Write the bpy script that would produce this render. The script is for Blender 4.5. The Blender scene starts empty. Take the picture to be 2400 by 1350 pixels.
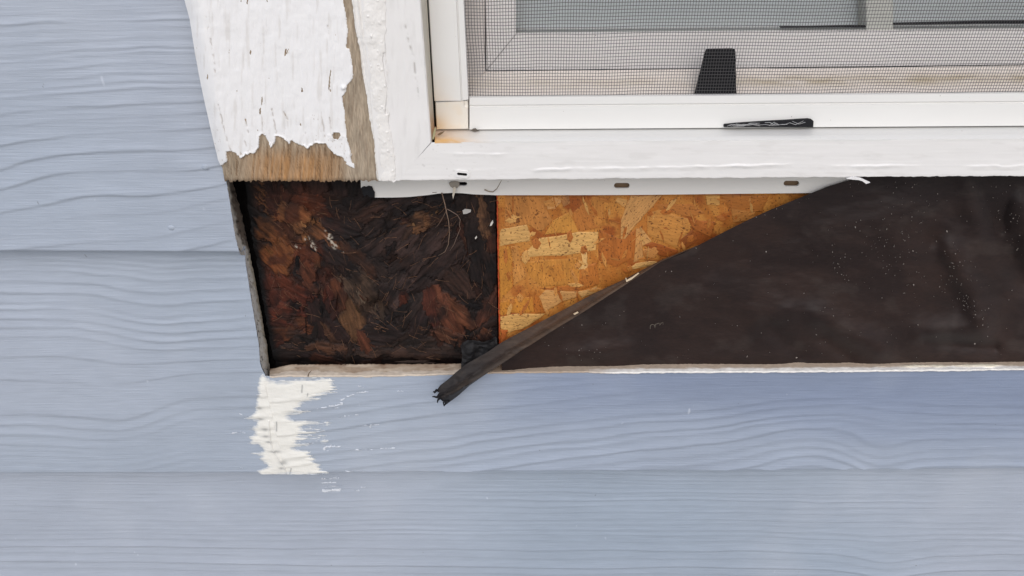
import bpy, math, random
import numpy as np
from mathutils import Vector, Matrix
from mathutils.geometry import tessellate_polygon

random.seed(7)
rng = np.random.default_rng(11)
scene = bpy.context.scene
COL = scene.collection

# ------------------------------------------------------------------ camera
F_PX = 1733.0                       # focal length in pixels of a 2400 px wide picture
TH = math.radians(31.0)             # looking down
RO = 0.008                          # slight roll
CAM = np.array([0.0, -0.396, 1.45])
Fv = np.array([0, math.cos(TH), -math.sin(TH)])
U0 = np.array([0, math.sin(TH), math.cos(TH)])
X0 = np.array([1.0, 0, 0])
Uv = U0 * math.cos(RO) + X0 * math.sin(RO)
Rv = X0 * math.cos(RO) - U0 * math.sin(RO)
cd = bpy.data.cameras.new('camera')
cd.sensor_width = 36.0
cd.lens = 36.0 * F_PX / 2400.0
cd.clip_start = 0.01
cd.clip_end = 500
cam = bpy.data.objects.new('camera', cd)
COL.objects.link(cam)
m = Matrix.Identity(4)
for i in range(3):
    m[i][0], m[i][1], m[i][2], m[i][3] = Rv[i], Uv[i], -Fv[i], CAM[i]
cam.matrix_world = m
scene.camera = cam

# ------------------------------------------------------------------ light
SUN_EL, SUN_AZ = math.radians(41), math.radians(-22)   # from above, in front of the wall, a little from the left
w = bpy.data.worlds.new("World")
scene.world = w
w.use_nodes = True
nt = w.node_tree
bg = nt.nodes['Background']
sky = nt.nodes.new('ShaderNodeTexSky')
sky.sky_type = 'NISHITA'
sky.sun_disc = False
sky.sun_elevation = SUN_EL
sky.sun_rotation = math.radians(180) + SUN_AZ
sky.dust_density = 2.0
sky.air_density = 1.0
sky.ozone_density = 1.0
nt.links.new(sky.outputs[0], bg.inputs[0])
bg.inputs[1].default_value = 0.10
sd = bpy.data.lights.new('sun', 'SUN')
sd.energy = 1.5
sd.angle = math.radians(62)
sd.color = (1.0, 0.972, 0.94)
sun = bpy.data.objects.new('sun', sd)
COL.objects.link(sun)
sdir = Vector((math.sin(SUN_AZ) * math.cos(SUN_EL), -math.cos(SUN_AZ) * math.cos(SUN_EL), math.sin(SUN_EL)))
sun.rotation_euler = sdir.to_track_quat('Z', 'Y').to_euler()
sun.location = (0, -3, 4)
scene.view_settings.view_transform = 'Standard'
scene.view_settings.look = 'None'
scene.view_settings.gamma = 1.0
scene.view_settings.use_curve_mapping = False
scene.view_settings.exposure = 0.27
scene.render.engine = 'CYCLES'
scene.cycles.use_denoising = True
scene.cycles.max_bounces = 8
scene.cycles.transparent_max_bounces = 16

# ------------------------------------------------------------------ maths
def ray(px, py):
    px, py = np.asarray(px, float), np.asarray(py, float)
    a, b = (px - 1200) / F_PX, (675 - py) / F_PX
    return Fv + a[..., None] * Rv + b[..., None] * Uv

def unp(px, py, d):
    """point of the wall plane y = -d (d metres proud of the sheathing) seen at a pixel of the photograph"""
    px, py, d = np.broadcast_arrays(np.asarray(px, float), np.asarray(py, float), np.asarray(d, float))
    r = ray(px, py)
    t = (-d - CAM[1]) / r[..., 1]
    return CAM + t[..., None] * r

def unp_t(px, py, d0, s, z0):
    """same on the leaning plane d = d0 + s (z - z0)"""
    r = ray(px, py)
    t = (-(d0 + s * (CAM[2] - z0)) - CAM[1]) / (r[..., 1] + s * r[..., 2])
    return CAM + t[..., None] * r

def proj(P):
    v = np.asarray(P, float) - CAM
    z = v @ Fv
    return 1200 + F_PX * (v @ Rv) / z, 675 - F_PX * (v @ Uv) / z

def _h(ix, iy, seed):
    h = (ix.astype(np.int64) * 374761393 + iy.astype(np.int64) * 668265263 + seed * 974634777) & 0xffffffff
    h = ((h ^ (h >> 13)) * 1274126177) & 0xffffffff
    h = ((h ^ (h >> 16)) * 2246822519) & 0xffffffff
    return ((h ^ (h >> 15)) & 0xffffff) / 16777216.0

def vn(x, y, seed=0):
    x, y = np.broadcast_arrays(np.asarray(x, float), np.asarray(y, float))
    ix, iy = np.floor(x), np.floor(y)
    fx, fy = x - ix, y - iy
    fx = fx ** 3 * (fx * (fx * 6 - 15) + 10)
    fy = fy ** 3 * (fy * (fy * 6 - 15) + 10)
    a, b = _h(ix, iy, seed), _h(ix + 1, iy, seed)
    c, e = _h(ix, iy + 1, seed), _h(ix + 1, iy + 1, seed)
    return ((a + (b - a) * fx) * (1 - fy) + (c + (e - c) * fx) * fy) * 2 - 1

def fbm(x, y, o=4, seed=0, gain=0.5):
    s, a, t = 0, 1.0, 0
    for k in range(o):
        s = s + a * vn(np.asarray(x) * 2 ** k + 17.3 * k, np.asarray(y) * 2 ** k - 9.1 * k, seed + k)
        t += a
        a *= gain
    return s / t

def sm(a, b, x):
    t = np.clip((np.asarray(x, float) - a) / (b - a), 0, 1)
    return t * t * (3 - 2 * t)

def sdf(px, py, poly):
    """signed distance to a polygon, positive inside"""
    P = np.stack([px.ravel(), py.ravel()], 1)
    V = np.asarray(poly, float)
    best = np.full(len(P), 1e18)
    ins = np.zeros(len(P), bool)
    for i in range(len(V)):
        a, b = V[i], V[(i + 1) % len(V)]
        e = b - a
        t = np.clip(((P - a) @ e) / max(e @ e, 1e-9), 0, 1)
        q = P - a - t[:, None] * e
        best = np.minimum(best, (q * q).sum(1))
        c = (a[1] > P[:, 1]) != (b[1] > P[:, 1])
        xx = a[0] + (P[:, 1] - a[1]) * e[0] / (e[1] if abs(e[1]) > 1e-9 else 1e-9)
        ins ^= c & (P[:, 0] < xx)
    d = np.sqrt(best)
    return np.where(ins, d, -d).reshape(px.shape)

def seg_dist(px, py, pts):
    best = np.full(px.shape, 1e18)
    for (x0, y0), (x1, y1) in zip(pts, pts[1:]):
        ex, ey = x1 - x0, y1 - y0
        t = np.clip(((px - x0) * ex + (py - y0) * ey) / max(ex * ex + ey * ey, 1e-9), 0, 1)
        best = np.minimum(best, (px - x0 - t * ex) ** 2 + (py - y0 - t * ey) ** 2)
    return np.sqrt(best)

def L(c):
    """sRGB 0..255 to linear"""
    c = np.asarray(c, float) / 255.0
    return np.where(c <= 0.04045, c / 12.92, ((c + 0.055) / 1.055) ** 2.4)

def mix(a, b, t):
    t = np.asarray(t, float)[..., None]
    return np.asarray(a) * (1 - t) + np.asarray(b) * t

# ------------------------------------------------------------------ materials
def make_mat(name, base='attr', rough=0.6, spec=0.4, var=(), bump=(), specks=None, sheen=0.0, metal=0.0):
    """base: 'attr' (colour attribute), 'obj' (object colour) or an rgb. var: (scale vec, amount, detail); bump: (scale vec, strength, distance)"""
    base = base if isinstance(base, str) else tuple(float(q) for q in base)
    mt = bpy.data.materials.new(name)
    mt.use_nodes = True
    n, l = mt.node_tree.nodes, mt.node_tree.links
    b = n['Principled BSDF']
    b.inputs['Roughness'].default_value = rough
    b.inputs['Specular IOR Level'].default_value = spec
    b.inputs['Metallic'].default_value = metal
    if sheen:
        b.inputs['Sheen Weight'].default_value = sheen
    tc = n.new('ShaderNodeTexCoord')
    oi = n.new('ShaderNodeObjectInfo')
    if base == 'attr':
        a = n.new('ShaderNodeAttribute'); a.attribute_name = 'Col'; cur = a.outputs['Color']
    elif base == 'obj':
        cur = oi.outputs['Color']
    else:
        r = n.new('ShaderNodeRGB'); r.outputs[0].default_value = (*[float(v) for v in base], 1); cur = r.outputs[0]
    def noise(sc, det=4.0, ro=0.55):
        mp = n.new('ShaderNodeMapping'); mp.inputs['Scale'].default_value = sc
        l.new(tc.outputs['Object'], mp.inputs['Vector'])
        if base == 'obj':
            ml = n.new('ShaderNodeMath'); ml.operation = 'MULTIPLY'; ml.inputs[1].default_value = 40
            l.new(oi.outputs['Random'], ml.inputs[0])
            cx = n.new('ShaderNodeCombineXYZ')
            for k in range(3):
                l.new(ml.outputs[0], cx.inputs[k])
            l.new(cx.outputs[0], mp.inputs['Location'])
        t = n.new('ShaderNodeTexNoise'); t.inputs['Scale'].default_value = 1
        t.inputs['Detail'].default_value = det; t.inputs['Roughness'].default_value = ro
        l.new(mp.outputs[0], t.inputs['Vector'])
        return t.outputs['Fac']
    for sc, amt, det in var:
        f = noise(sc, det)
        mr = n.new('ShaderNodeMapRange')
        mr.inputs['From Min'].default_value = 0.28; mr.inputs['From Max'].default_value = 0.72
        mr.inputs['To Min'].default_value = 1 - amt; mr.inputs['To Max'].default_value = 1 + amt
        l.new(f, mr.inputs['Value'])
        vm = n.new('ShaderNodeVectorMath'); vm.operation = 'SCALE'
        l.new(cur, vm.inputs[0]); l.new(mr.outputs[0], vm.inputs['Scale'])
        cur = vm.outputs[0]
    if specks:
        for sc, lo, hi, colr, amt in specks:
            f = noise(sc, 2.0)
            mr = n.new('ShaderNodeMapRange')
            mr.inputs['From Min'].default_value = lo; mr.inputs['From Max'].default_value = hi
            mr.inputs['To Min'].default_value = 0; mr.inputs['To Max'].default_value = amt
            l.new(f, mr.inputs['Value'])
            mx = n.new('ShaderNodeMix'); mx.data_type = 'RGBA'
            l.new(mr.outputs[0], mx.inputs[0]); l.new(cur, mx.inputs[6])
            mx.inputs[7].default_value = (*[float(v) for v in colr], 1)
            cur = mx.outputs[2]
    l.new(cur, b.inputs['Base Color'])
    nrm = None
    for sc, st, dist in bump:
        bp = n.new('ShaderNodeBump'); bp.inputs['Strength'].default_value = st; bp.inputs['Distance'].default_value = dist
        l.new(noise(sc, 5.0), bp.inputs['Height'])
        if nrm is not None:
            l.new(nrm, bp.inputs['Normal'])
        nrm = bp.outputs['Normal']
    if nrm is not None:
        l.new(nrm, b.inputs['Normal'])
    return mt

SIDING = L((166, 175, 188))
M = {}
M['siding'] = make_mat('siding_paint', 'attr', 0.5, 0.4,
                       var=[((9, 9, 22), 0.05, 4), ((60, 60, 240), 0.035, 3)],
                       bump=[((40, 60, 800), 0.40, 0.0008), ((1500, 1500, 1500), 0.10, 0.0003)],
                       specks=[((130, 130, 75), 0.745, 0.79, L((206, 212, 222)), 0.5), ((220, 220, 160), 0.775, 0.79, L((110, 112, 116)), 0.5), ((11, 11, 7), 0.56, 0.75, L((186, 192, 202)), 0.35)])
M['white_paint'] = make_mat('old_white_paint', 'attr', 0.5, 0.4, var=[((30, 30, 12), 0.03, 4)],
                            bump=[((500, 500, 40), 0.25, 0.0005), ((1600, 1600, 1600), 0.12, 0.0002)])
M['frame_paint'] = make_mat('frame_paint', 'attr', 0.45, 0.4, var=[((8, 8, 40), 0.02, 4)],
                            bump=[((45, 300, 500), 0.06, 0.0003), ((900, 900, 900), 0.06, 0.0002)])
M['vinyl'] = make_mat('white_vinyl', 'attr', 0.38, 0.45, var=[((12, 12, 30), 0.02, 4)],
                      specks=[((420, 420, 420), 0.76, 0.79, L((120, 105, 90)), 0.7)],
                      bump=[((900, 900, 900), 0.04, 0.0002)])
M['wood'] = make_mat('bare_wood', 'attr', 0.85, 0.15, var=[((1500, 300, 160), 0.26, 5), ((300, 200, 90), 0.2, 4)],
                     bump=[((1400, 300, 160), 0.5, 0.0006)])
M['rot'] = make_mat('rotted_wood', 'attr', 0.72, 0.25, var=[((1200, 1200, 1200), 0.22, 4), ((120, 120, 120), 0.2, 4)],
                    bump=[((900, 900, 900), 0.25, 0.0005)])
M['rot_strand'] = make_mat('rotted_strand', 'obj', 0.75, 0.2, var=[((2.2, 4, 26), 0.55, 6), ((1.8, 2, 3.0), 0.55, 4)],
                           bump=[((2.0, 4, 30), 0.5, 0.0010)])
M['osb'] = make_mat('board_wood', 'attr', 0.62, 0.35, var=[((500, 500, 900), 0.18, 5), ((60, 60, 60), 0.14, 3)],
                    specks=[((1100, 900, 620), 0.585, 0.66, L((88, 46, 18)), 0.85)], bump=[((700, 700, 900), 0.4, 0.0005)])
M['osb_strand'] = make_mat('board_strand', 'obj', 0.6, 0.35, var=[((110, 500, 900), 0.2, 5), ((70, 60, 120), 0.12, 3)],
                           specks=[((620, 700, 1100), 0.585, 0.66, L((92, 48, 18)), 0.85)], bump=[((120, 500, 900), 0.4, 0.0005)])
M['felt'] = make_mat('building_felt', 'attr', 0.62, 0.3, var=[((260, 260, 1300), 0.22, 4), ((14, 14, 14), 0.12, 3)],
                     bump=[((200, 400, 1300), 0.22, 0.0004), ((80, 80, 80), 0.2, 0.001)], sheen=0.05)
M['caulk'] = make_mat('caulk', 'attr', 0.42, 0.45, var=[((60, 60, 60), 0.03, 4)], bump=[((700, 700, 700), 0.25, 0.0006)])
M['edge'] = make_mat('cut_edge', 'attr', 0.85, 0.2, var=[((300, 600, 600), 0.14, 5)], bump=[((500, 900, 900), 0.4, 0.0005)])
M['black'] = make_mat('black_fabric', L((22, 22, 26)), 0.7, 0.3, var=[((500, 500, 500), 0.25, 3)], bump=[((800, 800, 800), 0.4, 0.0005)])
M['void'] = make_mat('dark_backing', L((20, 17, 18)), 0.85, 0.2, var=[((80, 80, 80), 0.3, 4)], bump=[((120, 120, 120), 0.5, 0.003)])
M['wire'] = make_mat('screen_wire', L((78, 76, 77)), 0.42, 0.5)
M['straw'] = make_mat('dry_fibre', 'obj', 0.7, 0.3, var=[((200, 200, 200), 0.2, 3)])
M['red'] = make_mat('red_edge_paint', L((176, 72, 36)), 0.6, 0.3, var=[((500, 500, 300), 0.35, 4)], bump=[((900, 900, 900), 0.5, 0.0006)])
M['chip'] = make_mat('paint_chip', 'obj', 0.5, 0.4)
M['blind'] = make_mat('blind_cloth', L((246, 248, 250)), 0.8, 0.2, var=[((2, 2, 90), 0.05, 3)])
M['backer'] = make_mat('sheathing_back', L((70, 55, 42)), 0.85, 0.2, var=[((20, 20, 20), 0.3, 4)])
M['lawn'] = make_mat('paving', L((160, 156, 150)), 0.9, 0.1, var=[((0.6, 0.6, 1), 0.12, 5), ((30, 30, 1), 0.15, 3)], bump=[((40, 40, 1), 0.6, 0.03)])  # unseen ground, surface invented and kept pale to bounce light up the wall
g = bpy.data.materials.new('window_glass'); g.use_nodes = True
n_, l_ = g.node_tree.nodes, g.node_tree.links
n_.clear()
o_ = n_.new('ShaderNodeOutputMaterial'); tr = n_.new('ShaderNodeBsdfTransparent'); gl = n_.new('ShaderNodeBsdfGlossy'); mx_ = n_.new('ShaderNodeMixShader'); fr = n_.new('ShaderNodeFresnel')
gl.inputs['Roughness'].default_value = 0.03; fr.inputs['IOR'].default_value = 1.5
tr.inputs['Color'].default_value = (0.985, 0.995, 0.995, 1)
l_.new(fr.outputs[0], mx_.inputs[0]); l_.new(tr.outputs[0], mx_.inputs[1]); l_.new(gl.outputs[0], mx_.inputs[2]); l_.new(mx_.outputs[0], o_.inputs[0])
M['glass'] = g

# ------------------------------------------------------------------ object helpers
def empty(name, loc, label=None, cat=None, group=None):
    o = bpy.data.objects.new(name, None)
    COL.objects.link(o)
    o.location = [float(v) for v in loc]
    o.empty_display_size = 0.02
    if label: o['label'] = label
    if cat: o['category'] = cat
    if group: o['group'] = group
    return o

def tag(o, label, cat, group=None):
    o['label'] = label; o['category'] = cat
    if group: o['group'] = group
    return o

def base_of(parent):
    b = np.zeros(3)
    while parent is not None:
        b = b + np.array(parent.location); parent = parent.parent
    return b

def link(name, me, mt, parent=None):
    o = bpy.data.objects.new(name, me)
    COL.objects.link(o)
    if mt is not None and not me.materials:
        me.materials.append(mt)
    if parent is not None:
        o.parent = parent
    return o

def mesh_np(name, V, Fq, mt, parent=None, col=None, smooth=True, sharp=None, centre=False):
    """V (n,3) world coordinates, Fq list of faces or (m,4)/(m,3) array"""
    V = np.asarray(V, float)
    off = base_of(parent)
    loc = np.zeros(3)
    if centre:
        loc = V.mean(0) - off
    me = bpy.data.meshes.new(name)
    if isinstance(Fq, np.ndarray):
        k = Fq.shape[1]
        me.vertices.add(len(V)); me.vertices.foreach_set('co', (V - off - loc).astype(np.float32).ravel())
        me.loops.add(Fq.size); me.loops.foreach_set('vertex_index', Fq.astype(np.int32).ravel())
        me.polygons.add(len(Fq)); me.polygons.foreach_set('loop_start', np.arange(0, Fq.size, k, dtype=np.int32))
        me.update(calc_edges=True)
    else:
        me.from_pydata((V - off - loc).tolist(), [], [list(map(int, f)) for f in Fq])
        me.update()
    me.polygons.foreach_set('use_smooth', np.full(len(me.polygons), smooth))
    if sharp is not None:
        me.set_sharp_from_angle(angle=math.radians(sharp))
    if col is not None:
        a = me.color_attributes.new('Col', 'FLOAT_COLOR', 'POINT')
        c = np.ones((len(V), 4), np.float32); c[:, :3] = np.broadcast_to(np.asarray(col), (len(V), 3))
        a.data.foreach_set('color', c.ravel())
    o = link(name, me, mt, parent)
    o.location = loc
    return o

def grid(name, P, mt, parent=None, mask=None, col=None, sharp=None):
    ny, nx = P.shape[:2]
    idx = np.arange(ny * nx).reshape(ny, nx)
    Fq = np.stack([idx[:-1, :-1], idx[1:, :-1], idx[1:, 1:], idx[:-1, 1:]], -1).reshape(-1, 4)
    V = P.reshape(-1, 3)
    C = None if col is None else np.broadcast_to(np.asarray(col), P.shape).reshape(-1, 3)
    if mask is not None:
        mk = mask.ravel()
        Fq = Fq[mk[Fq].all(1)]
        used = np.zeros(len(V), bool); used[Fq.ravel()] = True
        re = np.cumsum(used) - 1
        Fq = re[Fq]; V = V[used]; C = None if C is None else C[used]
    return mesh_np(name, V, Fq, mt, parent, C, True, sharp)

def slab(name, poly, d1, d0, mt, parent=None, holes=(), col=None, centre=False, world=False, sharp=30):
    """prism: outline traced at depth d1 (front), straight back to depth d0"""
    loops = [list(poly)] + [list(h) for h in holes]
    flat = [p for lp in loops for p in lp]
    if world:
        fr = np.array([[x, -d1, z] for x, z in flat])
    else:
        dd = np.asarray(d1) if np.ndim(d1) else d1
        fr = unp([p[0] for p in flat], [p[1] for p in flat], dd)
    bk = fr.copy(); bk[:, 1] = -d0
    nfl = len(flat)
    tris = tessellate_polygon([[Vector((fr[k][0], fr[k][2], 0)) for k in range(s, s + len(lp))] for lp, s in zip(loops, np.cumsum([0] + [len(a) for a in loops[:-1]]))])
    faces = []
    for t in tris:
        a, b, c = (fr[i] for i in t)
        nrm = np.cross(b - a, c - a)
        t = t if nrm[1] < 0 else (t[0], t[2], t[1])
        faces.append(t); faces.append((t[0] + nfl, t[2] + nfl, t[1] + nfl))
    s = 0
    for lp in loops:
        k = len(lp)
        for i in range(k):
            a, b = s + i, s + (i + 1) % k
            faces.append((a, b, b + nfl, a + nfl))
        s += k
    o = mesh_np(name, np.vstack([fr, bk]), faces, mt, parent, col, False, None, centre)
    import bmesh
    bm = bmesh.new(); bm.from_mesh(o.data); bmesh.ops.recalc_face_normals(bm, faces=bm.faces); bm.to_mesh(o.data); bm.free()
    return o

def tube(name, pts, r, mt, parent=None, sides=5, centre=False):
    """round tapering thread through world points; r number or per-point list"""
    P = np.asarray(pts, float); k = len(P)
    R = np.broadcast_to(np.asarray(r, float), (k,))
    V, Fq = [], []
    for i in range(k):
        t = P[min(i + 1, k - 1)] - P[max(i - 1, 0)]; t = t / (np.linalg.norm(t) + 1e-12)
        a = np.cross(t, [0.13, 1, 0.07]); a /= np.linalg.norm(a) + 1e-12
        b = np.cross(t, a)
        for j in range(sides):
            an = 2 * math.pi * j / sides
            V.append(P[i] + R[i] * (math.cos(an) * a + math.sin(an) * b))
    for i in range(k - 1):
        for j in range(sides):
            Fq.append((i * sides + j, i * sides + (j + 1) % sides, (i + 1) * sides + (j + 1) % sides, (i + 1) * sides + j))
    Fq.append(list(range(sides))[::-1]); Fq.append([(k - 1) * sides + j for j in range(sides)])
    return mesh_np(name, V, Fq, mt, parent, None, True, None, centre)

def wbox(name, x0, x1, y0, y1, z0, z1, mt, parent=None, col=None):
    V = [(x, y, z) for x in (x0, x1) for y in (y0, y1) for z in (z0, z1)]
    Fq = [(0, 1, 3, 2), (4, 6, 7, 5), (0, 4, 5, 1), (2, 3, 7, 6), (0, 2, 6, 4), (1, 5, 7, 3)]
    return mesh_np(name, V, Fq, mt, parent, col, False)

def ramp(xs, ys):
    return lambda x: np.interp(x, xs, ys)

def lin(x0, y0, x1, y1):
    return lambda x: y0 + (np.asarray(x, float) - x0) * (y1 - y0) / (x1 - x0)

# ------------------------------------------------------------------ ground
gv = [(-70, -140, 0), (70, -140, 0), (70, 0.5, 0), (-70, 0.5, 0)]
gnd = mesh_np('ground', gv, [(0, 1, 2, 3)], M['lawn'], None, None, False)
gnd['kind'] = 'structure'

# ------------------------------------------------------------------ siding wall
wall = empty('siding_wall', (0, 0, 0), 'light blue-grey lap siding wall with embossed wood grain', 'wall')
SLOPE = -0.060
zb1 = unp(280, 596, 0.016)[2]
zb2 = unp(1200, 1108, 0.016)[2]
zb3 = zb2 - 0.178

def levels(y0, y1, spacing, seed):
    r = random.Random(seed); ys = [y0]
    while ys[-1] < y1:
        ys.append(ys[-1] + spacing(ys[-1]) * r.uniform(0.65, 1.45))
    amp = [r.choice((0.45, 0.75, 0.95, 1.1)) * r.uniform(0.8, 1.2) for _ in ys]
    return np.array(ys), np.array(amp)

def saw(phi, lv, amp, drop=8.0):
    k = np.clip(np.searchsorted(lv, phi) - 1, 0, len(lv) - 2)
    sp = lv[k + 1] - lv[k]
    t = np.clip((phi - lv[k]) / sp, 0, 1)
    wd = np.clip(drop / sp, 0.12, 0.6)
    up = sm(0, 1, t / (1 - wd))
    return amp[k] * np.where(t < 1 - wd, 0.35 * up + 0.65 * np.clip(t / (1 - wd), 0, 1) ** 2, 1 - sm(0, 1, (t - 1 + wd) / wd)) * np.clip(sp / 26, 0.35, 1.1)

def bumpx(x, c, wd):
    return np.exp(-((x - c) / wd) ** 2)

lv1, am1 = levels(-200, 720, ramp([-200, 40, 80, 180, 250, 420, 700], [14, 14, 20, 21, 30, 44, 46]), 3)
def grain1(x, y):
    wv = -(0.045 + 0.11 * sm(120, 480, y)) * x + 14 * fbm(x / 300, y / 160, 3, 5) + 16 * sm(250, 420, y) * np.sin(x / 95.0 + y / 130.0)
    phi = y - wv + 2.0 * fbm(x / 60, y / 14, 2, 8)
    a = 0.55 + 0.6 * fbm(x / 260, y / 60, 3, 9)
    return saw(phi, lv1, am1) * np.clip(1.6 * a - 0.35, 0.05, 1.25)

lv2, am2 = levels(560, 1200, ramp([560, 640, 720, 770, 800, 905, 940, 1000, 1110], [16, 17, 20, 26, 70, 60, 22, 17, 13]), 4)
def grain2l(x, y):
    top = 36 * sm(130, 400, x) - 12 * sm(400, 600, x)
    bot = 10 * sm(60, 300, x) - 52 * sm(260, 480, x) - 4 * sm(480, 640, x)
    t = sm(800, 930, y)
    wv = top * (1 - t) * (0.45 + 0.55 * sm(600, 780, y)) + bot * t * (1 - 0.45 * sm(950, 1110, y)) + 6 * fbm(x / 160, y / 90, 3, 12)
    phi = y - wv + 1.6 * fbm(x / 60, y / 14, 2, 13)
    a = 0.62 + 0.5 * fbm(x / 220, y / 60, 3, 14)
    return saw(phi, lv2, am2) * np.clip(1.6 * a - 0.35, 0.05, 1.2)

lv2r, am2r = levels(760, 1600, ramp([760, 900, 960, 1040, 1110, 1300, 1600], [52, 44, 30, 24, 19, 20, 20]), 6)
def grain2r(x, y):
    wv = -0.125 * (np.minimum(x, 1500) - 700) - 0.055 * np.clip(x - 1500, 0, 500) + 0.0 * x
    b = 26 * bumpx(x, 1880, 170) - 30 * bumpx(x, 2060, 80) * sm(980, 1060, y) - 30 * sm(2120, 2400, x) * sm(900, 1050, 1100 - y + 850)
    wv = wv - b * sm(880, 1000, y) + 10 * fbm(x / 240, y / 80, 3, 22)
    phi = y - wv + 1.8 * fbm(x / 70, y / 14, 2, 23)
    a = 0.50 + 0.35 * sm(900, 1050, y) + 0.55 * fbm(x / 300, y / 50, 3, 24)
    return saw(phi, lv2r, am2r, 9.0) * np.clip(1.6 * a - 0.3, 0.05, 1.25)

lv3, am3 = levels(1060, 1800, ramp([1060, 1170, 1200, 1235, 1265, 1360, 1800], [9, 11, 15, 15, 13, 19, 20]), 9)
def grain3(x, y):
    wv = 0.008 * (x - 1200) * sm(1180, 1300, y) + 22 * bumpx(x, 2085, 90) * sm(1230, 1330, y) + 7 * fbm(x / 330, y / 70, 3, 32)
    phi = y - wv + 1.2 * fbm(x / 80, y / 12, 2, 33)
    a = 0.45 + 0.3 * sm(1230, 1290, y) + 0.45 * fbm(x / 420, y / 40, 3, 34)
    return saw(phi, lv3, am3, 4.6) * np.clip(1.7 * a - 0.15, 0.05, 1.3) * 1.15

GAMP = 0.00070
def plank_pt(k, px, py, lift=0.0):
    zb = {1: zb1, 2: zb2, 3: zb3}[k]
    P = unp_t(px, py, 0.016, SLOPE, zb)
    gr = {1: grain1, 2: lambda x, y: np.where(x < 618 + (y - 880) * 0.226, grain2l(x, y), grain2r(x, y)), 3: grain3}[k]
    P = P.copy()
    P[..., 1] -= gr(px, py) * GAMP + lift
    return P

def plank(name, k, X, Ytop, Ybot, ny, gfun):
    """X: (ny,nx) or function of y; rows from Ytop(x) to Ybot(x) in pixels; closed along its bottom edge"""
    nx = X.shape[-1]
    v = np.linspace(0, 1, ny)[:, None]
    for _ in range(3):
        x = X if X.ndim == 2 else np.broadcast_to(X[None, :], (ny, nx))
        y = Ytop(x) + v * (Ybot(x) - Ytop(x))
    zb = {1: zb1, 2: zb2, 3: zb3}[k]
    P = unp_t(x, y, 0.016, SLOPE, zb)
    h = gfun(x, y) * GAMP
    e0 = 0.980 if ny < 200 else 0.989
    edge = np.clip((v - e0) / (1 - e0), 0, 1)
    P[..., 1] -= h * (1 - edge) - 0.0042 * edge ** 1.6
    lip1 = P[-1:].copy(); lip1[..., 1] += 0.003; lip1[..., 2] -= 0.0006
    lip2 = P[-1:].copy(); lip2[..., 1] += 0.0065
    P = np.concatenate([P, lip1, lip2], 0)
    c = np.broadcast_to(SIDING, P.shape)
    if gfun is grain2r:     # plank colour grows darker and bluer towards the ledge and the right
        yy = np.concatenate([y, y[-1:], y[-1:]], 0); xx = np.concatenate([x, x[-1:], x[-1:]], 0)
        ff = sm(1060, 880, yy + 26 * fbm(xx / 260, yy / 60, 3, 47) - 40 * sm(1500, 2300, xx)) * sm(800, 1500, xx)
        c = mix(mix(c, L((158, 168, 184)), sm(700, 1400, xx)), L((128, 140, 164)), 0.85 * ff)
    n = fbm(P[..., 0] * 7, P[..., 2] * 9, 4, 40 + k)
    c = c * (1 + 0.025 * n)[..., None]
    if gfun is not grain2r:  # uneven paint fading; plank three's darker stretch right of centre paints in light falloff
        fd = sm(-0.25, 0.45, fbm(P[..., 0] * 2.6 + 3.1, P[..., 2] * 3.5, 3, 46)) * (0.45 if gfun is not grain3 else 0.9 * sm(-0.13, 0.06, P[..., 0]) * sm(0.36, 0.24, P[..., 0]))
        c = mix(mix(c, L((170, 177, 190)), 0.6 * (1 - fd)), L((154, 166, 181)), fd)
    return grid(name, P, M['siding'], wall, col=c, sharp=60)

def xs_mix(a, b, c, na, nb):
    return np.concatenate([np.linspace(a, b, na, endpoint=False), np.linspace(b, c, nb)])

yb1 = lin(0, 595, 560, 597)
yb2l = lin(0, 1114, 660, 1112)
yb2r = lambda x: np.interp(x, [600, 660, 1200, 2400, 4400], [1112, 1112, 1108, 1102, 1092])
cut1x = ramp([-300, 423, 555, 594, 640], [400, 531, 552, 562.7, 572])
def curved(ny, ytop, ybot, xl, xm, xr, na, nb):
    v = np.linspace(0, 1, ny)
    y = ytop + v * (ybot - ytop)
    X = np.empty((ny, na + nb))
    for i in range(ny):
        X[i] = xs_mix(xl, xm, xr(y[i]), na, nb)
    return X
XL = -8000
p1 = plank('siding_plank', 1, curved(330, -190, 596, XL, -20, cut1x, 14, 110), lambda x: -190 + 0 * x, yb1, 330, grain1)
cut2x = ramp([560, 621, 714, 808, 849, 862, 869, 878, 1113], [574, 576.6, 591, 607, 609.5, 613, 617, 621, 672.5])
p2l = plank('siding_plank', 2, curved(270, 582, 1113, XL, -20, cut2x, 14, 130), lambda x: 582 + 0 * x, yb2l, 270, grain2l)
led_x = [600, 640, 680, 872, 987, 1082, 1216, 1408, 1600, 1900, 2400, 4400]
led_f = [879, 881.5, 879.5, 880, 877.5, 873.5, 871.5, 870, 868, 867, 862, 846]
led_b = [866, 864, 854.6, 853.6, 853.2, 852, 850.6, 848, 844.6, 843.2, 839.6, 826]
ledf, ledb = ramp(led_x, led_f), ramp(led_x, led_b)
v = np.linspace(0, 1, 150)
X2r = np.empty((150, 420))
for i in range(150):
    yy = 879 + v[i] * (1112 - 879)
    X2r[i] = np.concatenate([np.linspace(623 + (yy - 879) * 0.2190, 2440, 400, endpoint=False), np.linspace(2440, 5800, 20)])
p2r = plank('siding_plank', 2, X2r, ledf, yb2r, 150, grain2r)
pyb3 = proj([0, -0.016, zb3])[1]
X3 = np.concatenate([np.linspace(XL, -20, 14, endpoint=False), np.linspace(-20, 2430, 400, endpoint=False), np.linspace(2430, 5800, 14)])
yb3 = lambda x: pyb3 - (x - 1200) * 0.006
p3 = plank('siding_plank', 3, X3, lambda x: np.interp(x, [0, 660, 2400], [1100, 1099, 1089]), yb3, 230, grain3)
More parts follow.
